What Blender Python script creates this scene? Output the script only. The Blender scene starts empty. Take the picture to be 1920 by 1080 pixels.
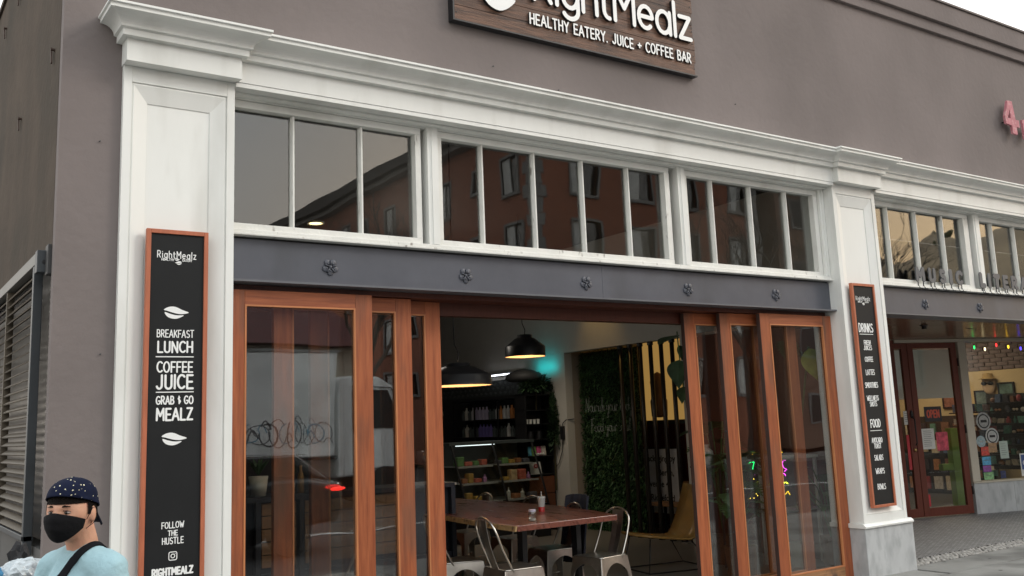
import bpy, bmesh, math, random
from mathutils import Vector, Matrix
R = math.radians
random.seed(7)
sc = bpy.context.scene
# ------------------------------------------------------------------ camera, world, sun, exposure
cam_d = bpy.data.cameras.new('camera'); cam = bpy.data.objects.new('camera', cam_d)
sc.collection.objects.link(cam); sc.camera = cam
cam_d.sensor_fit = 'HORIZONTAL'; cam_d.sensor_width = 36.0
cam_d.lens = 36.0 * 1805.0 / 1920.0
cam_d.shift_y = -50.0 / 1920.0
cam_d.clip_start = 0.05; cam_d.clip_end = 3000
YAW, PIT, ROL = R(34.7), R(9.55), R(-2.3)
_f = Vector((math.sin(YAW) * math.cos(PIT), math.cos(YAW) * math.cos(PIT), math.sin(PIT)))
_r = Vector((math.cos(YAW), -math.sin(YAW), 0)); _u = _r.cross(_f)
_r2 = _r * math.cos(ROL) + _u * math.sin(ROL); _u2 = -_r * math.sin(ROL) + _u * math.cos(ROL)
_m = Matrix((_r2, _u2, -_f)).transposed().to_4x4(); _m.translation = Vector((0, 0, 1.6))
cam.matrix_world = _m

SUN_EL, SUN_AZ = R(34), R(128)     # azimuth from +y towards +x
w = bpy.data.worlds.new('World'); sc.world = w; w.use_nodes = True
nt = w.node_tree; nt.nodes.clear(); N = nt.nodes.new; L = nt.links.new
out = N('ShaderNodeOutputWorld'); mixs = N('ShaderNodeMixShader')
sky = N('ShaderNodeTexSky'); sky.sky_type = 'NISHITA'; sky.sun_disc = False
sky.sun_elevation = SUN_EL; sky.sun_rotation = SUN_AZ; sky.dust_density = 1.5; sky.air_density = 1.2
bg1 = N('ShaderNodeBackground'); bg1.inputs[1].default_value = 0.12; L(sky.outputs[0], bg1.inputs[0])
tc = N('ShaderNodeTexCoord'); mp = N('ShaderNodeMapping'); mp.inputs['Scale'].default_value = (1.2, 1.2, 4.5)
L(tc.outputs['Generated'], mp.inputs[0])
no = N('ShaderNodeTexNoise'); no.inputs['Scale'].default_value = 2.3; no.inputs['Detail'].default_value = 5; L(mp.outputs[0], no.inputs[0])
cr = N('ShaderNodeValToRGB'); L(no.outputs[0], cr.inputs[0])
cr.color_ramp.elements[0].position = 0.3; cr.color_ramp.elements[0].color = (0.82, 0.87, 0.89, 1)
cr.color_ramp.elements[1].position = 0.72; cr.color_ramp.elements[1].color = (0.98, 0.99, 0.97, 1)
# hazy golden glow low in the sky around the setting sun
_sdv = (math.sin(R(120)) * math.cos(R(8)), math.cos(R(120)) * math.cos(R(8)), math.sin(R(8)))
dpn = N('ShaderNodeVectorMath'); dpn.operation = 'DOT_PRODUCT'; L(tc.outputs['Generated'], dpn.inputs[0]); dpn.inputs[1].default_value = _sdv
mrn = N('ShaderNodeMapRange'); mrn.interpolation_type = 'SMOOTHSTEP'; mrn.inputs[1].default_value = 0.72; mrn.inputs[2].default_value = 1.0; L(dpn.outputs['Value'], mrn.inputs[0])
sx = N('ShaderNodeSeparateXYZ'); L(tc.outputs['Generated'], sx.inputs[0])
mre = N('ShaderNodeMapRange'); mre.interpolation_type = 'SMOOTHSTEP'; mre.inputs[1].default_value = 0.55; mre.inputs[2].default_value = 0.05; mre.inputs[3].default_value = 0.0; mre.inputs[4].default_value = 1.0; L(sx.outputs[2], mre.inputs[0])
mlt = N('ShaderNodeMath'); mlt.operation = 'MULTIPLY'; L(mrn.outputs[0], mlt.inputs[0]); L(mre.outputs[0], mlt.inputs[1])
hz = N('ShaderNodeMix'); hz.data_type = 'RGBA'; L(mre.outputs[0], hz.inputs[0]); L(cr.outputs[0], hz.inputs[6]); hz.inputs[7].default_value = (0.98, 0.88, 0.78, 1)
gm = N('ShaderNodeMix'); gm.data_type = 'RGBA'; L(mlt.outputs[0], gm.inputs[0]); L(hz.outputs[2], gm.inputs[6]); gm.inputs[7].default_value = (1.75, 1.18, 0.60, 1)
bg2 = N('ShaderNodeBackground'); bg2.inputs[1].default_value = 1.08; L(gm.outputs[2], bg2.inputs[0])
mixs.inputs[0].default_value = 0.85
L(bg1.outputs[0], mixs.inputs[1]); L(bg2.outputs[0], mixs.inputs[2]); L(mixs.outputs[0], out.inputs[0])
sun_d = bpy.data.lights.new('sun', 'SUN'); sun = bpy.data.objects.new('sun', sun_d); sc.collection.objects.link(sun)
sun_d.energy = 0.5; sun_d.angle = R(16); sun_d.color = (1.0, 0.93, 0.84)
_sd = Vector((math.sin(SUN_AZ) * math.cos(SUN_EL), math.cos(SUN_AZ) * math.cos(SUN_EL), math.sin(SUN_EL)))
sun.rotation_euler = _sd.to_track_quat('Z', 'Y').to_euler()
sc.view_settings.view_transform = 'Standard'; sc.view_settings.look = 'None'
sc.view_settings.exposure = 0.92; sc.view_settings.gamma = 1.0; sc.view_settings.use_curve_mapping = False
sc.cycles.max_bounces = 8; sc.cycles.diffuse_bounces = 4; sc.cycles.glossy_bounces = 4
sc.cycles.transmission_bounces = 6; sc.cycles.transparent_max_bounces = 24
sc.cycles.sample_clamp_indirect = 4.0
sc.cycles.use_denoising = True

# ------------------------------------------------------------------ materials
def srgb(h):
    c = [int(h[i:i + 2], 16) / 255 for i in (0, 2, 4)]
    return tuple(x / 12.92 if x <= 0.04045 else ((x + 0.055) / 1.055) ** 2.4 for x in c)
MATS = {}
def mat(name, col, rough=0.6, metal=0.0, var=0.12, scale=3.0, stretch=(1, 1, 1), bump=0.0, bscale=60.0, col2=None,
        spec=None, emit=None, estr=0.0, coat=0.0, obj=True, detail=5.0, blotch=None, blotch_pos=(0.52, 0.66), ovar=0.0):
    """principled material with noise-driven colour, roughness and bump"""
    if name in MATS: return MATS[name]
    m = bpy.data.materials.new(name); m.use_nodes = True; t = m.node_tree; n = t.nodes; l = t.links
    b = n['Principled BSDF']
    tcn = n.new('ShaderNodeTexCoord'); mpn = n.new('ShaderNodeMapping'); mpn.inputs['Scale'].default_value = stretch
    l.new(tcn.outputs['Object'], mpn.inputs[0])
    nz = n.new('ShaderNodeTexNoise'); nz.inputs['Scale'].default_value = scale; nz.inputs['Detail'].default_value = detail
    nz.inputs['Roughness'].default_value = 0.62
    l.new(mpn.outputs[0], nz.inputs[0])
    rp = n.new('ShaderNodeValToRGB'); l.new(nz.outputs[0], rp.inputs[0])
    c1 = tuple(max(0, c * (1 - var)) for c in col[:3]); c2 = tuple(min(1, c * (1 + var)) for c in (col2 or col)[:3])
    rp.color_ramp.elements[0].position = 0.32; rp.color_ramp.elements[0].color = (*c1, 1)
    rp.color_ramp.elements[1].position = 0.68; rp.color_ramp.elements[1].color = (*c2, 1)
    src = rp.outputs[0]
    if blotch:
        nb = n.new('ShaderNodeTexNoise'); nb.inputs['Scale'].default_value = blotch[1]; nb.inputs['Detail'].default_value = 6
        mb = n.new('ShaderNodeMapping'); mb.inputs['Scale'].default_value = blotch[2] if len(blotch) > 2 else (1, 1, 1)
        l.new(tcn.outputs['Object'], mb.inputs[0]); l.new(mb.outputs[0], nb.inputs[0])
        rb = n.new('ShaderNodeValToRGB'); l.new(nb.outputs[0], rb.inputs[0])
        rb.color_ramp.elements[0].position = blotch_pos[0]; rb.color_ramp.elements[0].color = (0, 0, 0, 1)
        rb.color_ramp.elements[1].position = blotch_pos[1]; rb.color_ramp.elements[1].color = (1, 1, 1, 1)
        mx = n.new('ShaderNodeMix'); mx.data_type = 'RGBA'; l.new(rb.outputs[0], mx.inputs[0]); l.new(src, mx.inputs[6])
        mx.inputs[7].default_value = (*blotch[0], 1); src = mx.outputs[2]
    if ovar:
        oi = n.new('ShaderNodeObjectInfo'); mo = n.new('ShaderNodeMapRange'); l.new(oi.outputs['Random'], mo.inputs[0]); mo.inputs[3].default_value = 1 - ovar; mo.inputs[4].default_value = 1 + ovar
        vm = n.new('ShaderNodeVectorMath'); vm.operation = 'SCALE'; l.new(src, vm.inputs[0]); l.new(mo.outputs[0], vm.inputs['Scale']); src = vm.outputs[0]
        of = n.new('ShaderNodeVectorMath'); of.operation = 'SCALE'; of.inputs[0].default_value = (7.3, 3.1, 5.7); l.new(oi.outputs['Random'], of.inputs['Scale']); ad = n.new('ShaderNodeVectorMath'); ad.operation = 'ADD'
        l.new(tcn.outputs['Object'], ad.inputs[0]); l.new(of.outputs[0], ad.inputs[1]); l.new(ad.outputs[0], mpn.inputs[0])
    l.new(src, b.inputs['Base Color'])
    mr = n.new('ShaderNodeMapRange'); l.new(nz.outputs[0], mr.inputs[0])
    mr.inputs[3].default_value = max(0.03, rough - 0.08); mr.inputs[4].default_value = min(1, rough + 0.1)
    l.new(mr.outputs[0], b.inputs['Roughness'])
    b.inputs['Metallic'].default_value = metal
    if spec is not None: b.inputs['Specular IOR Level'].default_value = spec
    if coat: b.inputs['Coat Weight'].default_value = coat; b.inputs['Coat Roughness'].default_value = 0.15
    if bump:
        n2 = n.new('ShaderNodeTexNoise'); n2.inputs['Scale'].default_value = bscale; n2.inputs['Detail'].default_value = 4
        l.new(mpn.outputs[0], n2.inputs[0]); bp = n.new('ShaderNodeBump'); bp.inputs['Strength'].default_value = bump
        bp.inputs['Distance'].default_value = 0.01
        l.new(n2.outputs[0], bp.inputs['Height']); l.new(bp.outputs[0], b.inputs['Normal'])
    if emit:
        b.inputs['Emission Color'].default_value = (*emit, 1); b.inputs['Emission Strength'].default_value = estr
    MATS[name] = m; return m
def glass_mat(name, tint=(0.86, 0.88, 0.87), f0=0.045, wob=0.012, wscale=1.3, gl=1.0):
    m = bpy.data.materials.new(name); m.use_nodes = True; t = m.node_tree; n = t.nodes; l = t.links; n.clear()
    o = n.new('ShaderNodeOutputMaterial'); mx = n.new('ShaderNodeMixShader')
    tr = n.new('ShaderNodeBsdfTransparent'); tr.inputs[0].default_value = (*tint, 1)
    g = n.new('ShaderNodeBsdfGlossy'); g.inputs['Roughness'].default_value = 0.01; g.inputs[0].default_value = (gl, gl, gl, 1)
    geo = n.new('ShaderNodeNewGeometry'); dp = n.new('ShaderNodeVectorMath'); dp.operation = 'DOT_PRODUCT'
    l.new(geo.outputs['Incoming'], dp.inputs[0]); l.new(geo.outputs['True Normal'], dp.inputs[1])
    ab = n.new('ShaderNodeMath'); ab.operation = 'ABSOLUTE'; l.new(dp.outputs['Value'], ab.inputs[0])
    om = n.new('ShaderNodeMath'); om.operation = 'SUBTRACT'; om.inputs[0].default_value = 1; l.new(ab.outputs[0], om.inputs[1])
    pw = n.new('ShaderNodeMath'); pw.operation = 'POWER'; pw.inputs[1].default_value = 5; l.new(om.outputs[0], pw.inputs[0])
    ma = n.new('ShaderNodeMath'); ma.operation = 'MULTIPLY_ADD'; ma.inputs[1].default_value = 1 - f0; ma.inputs[2].default_value = f0
    l.new(pw.outputs[0], ma.inputs[0]); l.new(ma.outputs[0], mx.inputs[0])
    tc_ = n.new('ShaderNodeTexCoord'); nz = n.new('ShaderNodeTexNoise'); nz.inputs['Scale'].default_value = wscale; nz.inputs['Detail'].default_value = 1
    l.new(tc_.outputs['Object'], nz.inputs[0]); bp = n.new('ShaderNodeBump'); bp.inputs['Strength'].default_value = 1; bp.inputs['Distance'].default_value = wob
    l.new(nz.outputs[0], bp.inputs['Height']); l.new(bp.outputs[0], g.inputs['Normal'])
    l.new(tr.outputs[0], mx.inputs[1]); l.new(g.outputs[0], mx.inputs[2]); l.new(mx.outputs[0], o.inputs[0])
    MATS[name] = m; return m
def emis(name, col, s):
    if name in MATS: return MATS[name]
    m = bpy.data.materials.new(name); m.use_nodes = True; b = m.node_tree.nodes['Principled BSDF']
    b.inputs['Base Color'].default_value = (*[c * 0.6 for c in col], 1)
    b.inputs['Emission Color'].default_value = (*col, 1); b.inputs['Emission Strength'].default_value = s
    MATS[name] = m; return m

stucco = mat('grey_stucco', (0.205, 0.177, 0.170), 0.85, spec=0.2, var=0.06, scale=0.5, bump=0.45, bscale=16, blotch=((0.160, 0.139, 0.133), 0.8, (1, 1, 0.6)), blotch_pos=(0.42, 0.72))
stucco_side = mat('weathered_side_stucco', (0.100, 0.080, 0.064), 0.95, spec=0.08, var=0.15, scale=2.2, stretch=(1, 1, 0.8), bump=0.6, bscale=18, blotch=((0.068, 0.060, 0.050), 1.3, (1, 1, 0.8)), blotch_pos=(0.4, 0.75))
white = mat('white_paint', (0.785, 0.795, 0.765), 0.45, var=0.035, scale=1.7, stretch=(1, 1, 0.4), bump=0.06, bscale=30, blotch=((0.60, 0.60, 0.56), 3.0, (1, 1, 0.25)), blotch_pos=(0.52, 0.80))
white_worn = mat('worn_white_paint', (0.74, 0.74, 0.70), 0.5, var=0.06, scale=5, bump=0.25, bscale=50, blotch=((0.30, 0.28, 0.25), 20, (1, 1, 0.35)), blotch_pos=(0.65, 0.76))
beam_m = mat('blue_grey_enamel', (0.082, 0.088, 0.108), 0.42, var=0.14, scale=1.6, bump=0.10, bscale=12, spec=0.5, blotch=((0.062, 0.066, 0.078), 2.2, (1, 1, .4)), blotch_pos=(0.5, 0.75))
wood_v = mat('orange_wood_vertical', (0.27, 0.066, 0.023), 0.45, var=0.16, scale=7, stretch=(6, 6, 0.35), bump=0.12, bscale=30, col2=(0.34, 0.098, 0.034), blotch=((0.13, 0.065, 0.040), 1.7, (2.2, 2.2, 0.6)), blotch_pos=(0.52, 0.74), ovar=0.17)
wood_h = mat('orange_wood_horizontal', (0.26, 0.066, 0.023), 0.45, var=0.18, scale=7, stretch=(0.35, 6, 6), bump=0.12, bscale=30, col2=(0.32, 0.092, 0.032), ovar=0.14)
wood_raw = mat('worn_bottom_rail_wood', (0.32, 0.16, 0.07), 0.6, var=0.3, scale=9, stretch=(0.4, 6, 6), bump=0.25, bscale=40, blotch=((0.12, 0.07, 0.045), 6))
wood_edge = mat('dark_door_edge_wood', (0.055, 0.030, 0.024), 0.55, var=0.2, scale=8, stretch=(6, 6, 0.4))
wood_dark = mat('dark_red_wood', (0.085, 0.022, 0.012), 0.4, var=0.2, scale=7, stretch=(5, 5, 0.4))
wood_red = mat('red_brown_door_wood', (0.13, 0.030, 0.017), 0.38, var=0.15, scale=7, stretch=(5, 5, 0.35))
bead_m = mat('light_wood_bead', (0.50, 0.19, 0.075), 0.45, var=0.1)
pane_m = glass_mat('clear_pane', tint=(0.86, 0.875, 0.86), f0=0.062, wob=0.0016, wscale=1.6)
pane_door = glass_mat('door_pane', tint=(0.86, 0.87, 0.86), f0=0.098, wob=0.0016, wscale=1.8)
pane_shop = glass_mat('shop_pane', tint=(0.86, 0.87, 0.86), f0=0.035, wob=0.001)
board_m = mat('black_board', (0.011, 0.012, 0.013), 0.6, spec=0.25, var=0.12, scale=6)
boardframe = mat('copper_wood_frame', (0.42, 0.125, 0.060), 0.5, var=0.14, scale=8, stretch=(5, 5, 0.6))
paint_w = mat('white_lettering', (0.82, 0.83, 0.82), 0.5, var=0.02)
marble = mat('grey_marble', (0.46, 0.475, 0.48), 0.3, var=0.10, scale=3.2, stretch=(1.6, 1.6, 0.8), blotch=((0.36, 0.375, 0.38), 7.5, (1.5, 1.5, 0.7)), blotch_pos=(0.46, 0.66), detail=9)
plank_m = mat('weathered_brown_plank', (0.080, 0.040, 0.026), 0.6, var=0.4, scale=9, stretch=(0.45, 5, 7), bump=0.4, bscale=40, col2=(0.125, 0.066, 0.042), blotch=((0.04, 0.022, 0.016), 4, (0.6, 1, 5)), ovar=0.22)
black_metal = mat('black_metal', (0.018, 0.018, 0.020), 0.4, metal=0.2, var=0.1)
frame_metal = mat('dark_grey_metal', (0.055, 0.062, 0.068), 0.5, metal=0.3, var=0.12)
letter_grey = mat('grey_cutout_metal', (0.105, 0.110, 0.120), 0.55, var=0.08)
steel = mat('brushed_gunmetal_steel', (0.56, 0.53, 0.48), 0.30, metal=1.0, var=0.12, scale=8)
concrete = mat('sidewalk_concrete', (0.235, 0.235, 0.222), 0.85, var=0.12, scale=2.5, bump=0.3, bscale=90, blotch=((0.14, 0.14, 0.132), 1.3), blotch_pos=(0.48, 0.62), ovar=0.07)
asphalt = mat('asphalt', (0.05, 0.05, 0.052), 0.9, var=0.15, scale=3, bump=0.4, bscale=120)
int_floor = mat('polished_concrete_floor', (0.16, 0.145, 0.125), 0.32, var=0.15, scale=2)
int_wall = mat('interior_plaster', (0.52, 0.50, 0.46), 0.8, var=0.04)
int_dark = mat('interior_dark_paint', (0.045, 0.042, 0.042), 0.7, var=0.1)

# ------------------------------------------------------------------ mesh helpers
COL = sc.collection
class MB:
    def __init__(s): s.v = []; s.f = []
    def quad(s, a, b, c, d):
        i = len(s.v); s.v += [tuple(a), tuple(b), tuple(c), tuple(d)]; s.f.append((i, i + 1, i + 2, i + 3)); return s
    def tri(s, a, b, c):
        i = len(s.v); s.v += [tuple(a), tuple(b), tuple(c)]; s.f.append((i, i + 1, i + 2)); return s
    def box(s, x0, x1, y0, y1, z0, z1):
        if x0 > x1: x0, x1 = x1, x0
        if y0 > y1: y0, y1 = y1, y0
        if z0 > z1: z0, z1 = z1, z0
        i = len(s.v)
        s.v += [(x0, y0, z0), (x1, y0, z0), (x1, y1, z0), (x0, y1, z0), (x0, y0, z1), (x1, y0, z1), (x1, y1, z1), (x0, y1, z1)]
        for f in ((0, 3, 2, 1), (4, 5, 6, 7), (0, 1, 5, 4), (1, 2, 6, 5), (2, 3, 7, 6), (3, 0, 4, 7)): s.f.append(tuple(i + k for k in f))
        return s
    def obox(s, c, ux, uy, uz):
        """oriented box: centre and three half vectors"""
        c = Vector(c); ux, uy, uz = Vector(ux), Vector(uy), Vector(uz); i = len(s.v)
        for a, b, d in ((-1, -1, -1), (1, -1, -1), (1, 1, -1), (-1, 1, -1), (-1, -1, 1), (1, -1, 1), (1, 1, 1), (-1, 1, 1)):
            s.v.append(tuple(c + ux * a + uy * b + uz * d))
        for f in ((0, 3, 2, 1), (4, 5, 6, 7), (0, 1, 5, 4), (1, 2, 6, 5), (2, 3, 7, 6), (3, 0, 4, 7)): s.f.append(tuple(i + k for k in f))
        return s
    def prism_x(s, prof, x0, x1):
        """profile of (y, z) extruded along x, capped"""
        n = len(prof); i = len(s.v)
        s.v += [(x0, y, z) for y, z in prof] + [(x1, y, z) for y, z in prof]
        for k in range(n): s.f.append((i + k, i + (k + 1) % n, i + n + (k + 1) % n, i + n + k))
        s.f.append(tuple(i + n - 1 - k for k in range(n))); s.f.append(tuple(i + n + k for k in range(n))); return s
    def prism(s, poly, d, org=(0, 0, 0), U=(1, 0, 0), V=(0, 0, 1)):
        """poly of (u, v) in plane U,V extruded by vector d"""
        org, U, V, d = Vector(org), Vector(U), Vector(V), Vector(d); n = len(poly); i = len(s.v)
        p = [org + U * a + V * b for a, b in poly]; s.v += [tuple(q) for q in p] + [tuple(q + d) for q in p]
        for k in range(n): s.f.append((i + k, i + (k + 1) % n, i + n + (k + 1) % n, i + n + k))
        s.f.append(tuple(i + n - 1 - k for k in range(n))); s.f.append(tuple(i + n + k for k in range(n))); return s
    def tube(s, pts, r, n=8, cap=True):
        pts = [Vector(p) for p in pts]; rr = r if isinstance(r, (list, tuple)) else [r] * len(pts); i0 = len(s.v)
        up = Vector((0, 0, 1)); prev = None
        for k, p in enumerate(pts):
            t = (pts[min(k + 1, len(pts) - 1)] - pts[max(k - 1, 0)]).normalized()
            if prev is None:
                a = t.cross(up)
                if a.length < 1e-3: a = t.cross(Vector((1, 0, 0)))
                a.normalize()
            else:
                a = prev - t * prev.dot(t)
                if a.length < 1e-4: a = t.cross(up)
                a.normalize()
            prev = a; b = t.cross(a)
            for j in range(n):
                an = 2 * math.pi * j / n; s.v.append(tuple(p + (a * math.cos(an) + b * math.sin(an)) * rr[k]))
        for k in range(len(pts) - 1):
            for j in range(n):
                j2 = (j + 1) % n; s.f.append((i0 + k * n + j, i0 + k * n + j2, i0 + (k + 1) * n + j2, i0 + (k + 1) * n + j))
        if cap:
            s.f.append(tuple(i0 + n - 1 - j for j in range(n))); e = i0 + (len(pts) - 1) * n; s.f.append(tuple(e + j for j in range(n)))
        return s
    def lathe(s, prof, c=(0, 0, 0), n=24, ax=None):
        """profile of (radius, z) turned about z through c"""
        i0 = len(s.v); cx, cy, cz = c
        for r, z in prof:
            for j in range(n):
                a = 2 * math.pi * j / n; s.v.append((cx + r * math.cos(a), cy + r * math.sin(a), cz + z))
        for k in range(len(prof) - 1):
            for j in range(n):
                j2 = (j + 1) % n; s.f.append((i0 + k * n + j, i0 + k * n + j2, i0 + (k + 1) * n + j2, i0 + (k + 1) * n + j))
        return s
    def ellipsoid(s, c, r, n=14, m=9):
        prof = [(max(1e-4, math.sin(math.pi * k / m)), -math.cos(math.pi * k / m)) for k in range(m + 1)]
        i = len(s.v); s.lathe(prof, (0, 0, 0), n)
        for k in range(i, len(s.v)):
            x, y, z = s.v[k]; s.v[k] = (c[0] + x * r[0], c[1] + y * r[1], c[2] + z * r[2])
        return s
    def xf(s, M):
        s.v = [tuple(M @ Vector(p)) for p in s.v]; return s
    def build(s, name, m, parent=None, bevel=0, smooth=False, label=None, fix=True):
        me = bpy.data.meshes.new(name); me.from_pydata(s.v, [], s.f); me.validate()
        if fix:
            b = bmesh.new(); b.from_mesh(me); bmesh.ops.recalc_face_normals(b, faces=b.faces); b.to_mesh(me); b.free()
        if smooth: me.polygons.foreach_set('use_smooth', [True] * len(me.polygons))
        me.materials.append(m); me.update()
        o = bpy.data.objects.new(name, me); COL.objects.link(o)
        if parent is not None: o.parent = parent
        if bevel:
            bv = o.modifiers.new('bevel', 'BEVEL'); bv.width = bevel; bv.segments = 2; bv.limit_method = 'ANGLE'
        if label: o['label'] = label
        return o
def tag(o, label=None, cat=None, group=None, kind=None):
    if label: o['label'] = label
    if cat: o['category'] = cat
    if group: o['group'] = group
    if kind: o['kind'] = kind
    return o
def empty(name, loc=(0, 0, 0), rz=0, parent=None):
    o = bpy.data.objects.new(name, None); COL.objects.link(o); o.location = loc; o.rotation_euler = (0, 0, rz); o.empty_display_size = 0.1
    if parent is not None: o.parent = parent
    return o
def thing(name, label, cat, loc=(0, 0, 0), rz=0, group=None): return tag(empty(name, loc, rz), label, cat, group)
def struct(name, mb, m, **k): return tag(mb.build(name, m, **k), kind='structure')
def copy_tree(o, parent=None):
    c = o.copy(); COL.objects.link(c); c.parent = parent
    for ch in o.children: copy_tree(ch, c)
    return c
def B(*a): return MB().box(*a)

# ------------------------------------------------------------------ stroke lettering
def arc(cx, cy, rx, ry, a0, a1, n=11):
    return [(cx + rx * math.cos(R(a0 + (a1 - a0) * k / n)), cy + ry * math.sin(R(a0 + (a1 - a0) * k / n))) for k in range(n + 1)]
G = {
 'A': (.56, [[(0, 0), (.28, 1)], [(.28, 1), (.56, 0)], [(.1, .33), (.46, .33)]]),
 'B': (.48, [[(.03, 0), (.03, 1)], [(.03, 1), (.22, 1)] + arc(.22, .76, .2, .24, 90, -90, 8) + [(.03, .52)], [(.03, .52), (.24, .52)] + arc(.24, .26, .23, .26, 90, -90, 8) + [(.03, 0)]]),
 'C': (.5, [arc(.3, .5, .29, .5, 48, 312, 14)]),
 'D': (.52, [[(.03, 0), (.03, 1)], [(.03, 1), (.14, 1)] + arc(.14, .5, .36, .5, 90, -90, 12) + [(.03, 0)]]),
 'E': (.44, [[(.03, 0), (.03, 1)], [(.03, 1), (.42, 1)], [(.03, .5), (.38, .5)], [(.03, 0), (.44, 0)]]),
 'F': (.42, [[(.03, 0), (.03, 1)], [(.03, 1), (.42, 1)], [(.03, .5), (.36, .5)]]),
 'G': (.56, [arc(.3, .5, .29, .5, 50, 325, 14), [(.33, .42), (.55, .42)], [(.55, .42), (.54, .2)]]),
 'H': (.5, [[(.03, 0), (.03, 1)], [(.48, 0), (.48, 1)], [(.03, .5), (.48, .5)]]),
 'I': (.08, [[(.04, 0), (.04, 1)]]),
 'J': (.44, [[(.38, 1), (.38, .25)] + arc(.2, .25, .18, .25, 0, -160, 8)]),
 'K': (.48, [[(.03, 0), (.03, 1)], [(.46, 1), (.05, .42)], [(.16, .56), (.48, 0)]]),
 'L': (.42, [[(.03, 1), (.03, 0)], [(.03, 0), (.42, 0)]]),
 'M': (.66, [[(.03, 0), (.05, 1)], [(.05, 1), (.33, .35)], [(.33, .35), (.61, 1)], [(.61, 1), (.64, 0)]]),
 'N': (.52, [[(.03, 0), (.03, 1)], [(.03, 1), (.49, 0)], [(.49, 0), (.49, 1)]]),
 'O': (.58, [arc(.29, .5, .28, .5, 90, 450, 18)]),
 'P': (.46, [[(.03, 0), (.03, 1)], [(.03, 1), (.22, 1)] + arc(.22, .74, .22, .26, 90, -90, 8) + [(.03, .48)]]),
 'R': (.5, [[(.03, 0), (.03, 1)], [(.03, 1), (.22, 1)] + arc(.22, .74, .22, .26, 90, -90, 8) + [(.03, .48)], [(.2, .48), (.48, 0)]]),
 'S': (.46, [arc(.24, .75, .2, .25, 35, 270, 10) + arc(.24, .25, .22, .25, 90, -145, 10)[1:]]),
 'T': (.5, [[(.25, 0), (.25, 1)], [(0, 1), (.5, 1)]]),
 'U': (.5, [[(.03, 1), (.03, .26)] + arc(.25, .26, .22, .26, 180, 360, 10) + [(.47, 1)]]),
 'V': (.52, [[(0, 1), (.26, 0)], [(.26, 0), (.52, 1)]]),
 'W': (.7, [[(0, 1), (.18, 0)], [(.18, 0), (.35, .7)], [(.35, .7), (.52, 0)], [(.52, 0), (.7, 1)]]),
 'Y': (.5, [[(0, 1), (.25, .5)], [(.5, 1), (.25, .5)], [(.25, .5), (.25, 0)]]),
 'Z': (.48, [[(.02, 1), (.46, 1)], [(.46, 1), (.02, 0)], [(.02, 0), (.48, 0)]]),
 '&': (.36, [arc(.2, .68, .14, .14, 60, 270, 6) + arc(.2, .32, .16, .16, 90, -60, 6)[1:], [(.16, .98), (.2, .04)]]),
 '+': (.4, [[(.2, .3), (.2, .72)], [(0, .51), (.4, .51)]]),
 ',': (.1, [[(.06, .05), (.03, -.12)]]), '.': (.1, [[(.04, .02), (.05, .03)]]), ' ': (.28, []),
 '4': (.5, [[(.38, 0), (.38, 1)], [(.38, 1), (0, .32)], [(0, .32), (.5, .32)]]),
}
GL = {
 'R': (.58, [[(.03, 0), (.03, .95)], [(.03, .95), (.28, .95)] + arc(.28, .69, .25, .26, 90, -90, 9) + [(.03, .43)], [(.26, .43), (.55, 0)]]),
 'M': (.74, [[(.03, 0), (.03, .95)], [(.03, .95), (.37, .38)], [(.37, .38), (.71, .95)], [(.71, .95), (.71, 0)]]),
 'i': (.08, [[(.04, 0), (.04, .6)], [(.04, .84), (.04, .85)]]),
 'g': (.54, [arc(.27, .3, .25, .3, 0, 360, 18), [(.52, .6), (.52, -.06)] + arc(.27, -.06, .25, .22, 0, -150, 9)]),
 'h': (.5, [[(.03, 0), (.03, .95)], arc(.26, .34, .23, .26, 180, 0, 10) + [(.49, 0)]]),
 't': (.34, [[(.12, .85), (.12, .2)] + arc(.29, .2, .17, .2, 180, 275, 6), [(0, .6), (.33, .6)]]),
 'e': (.54, [[(.04, .31), (.50, .31)], arc(.27, .3, .25, .3, 4, 312, 16)]),
 'a': (.54, [arc(.27, .3, .25, .3, 0, 360, 18), [(.52, .6), (.52, 0)]]),
 'l': (.08, [[(.04, 0), (.04, .95)]]),
 'z': (.44, [[(.02, .6), (.42, .6)], [(.42, .6), (.02, 0)], [(.02, 0), (.44, 0)]]),
}
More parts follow.
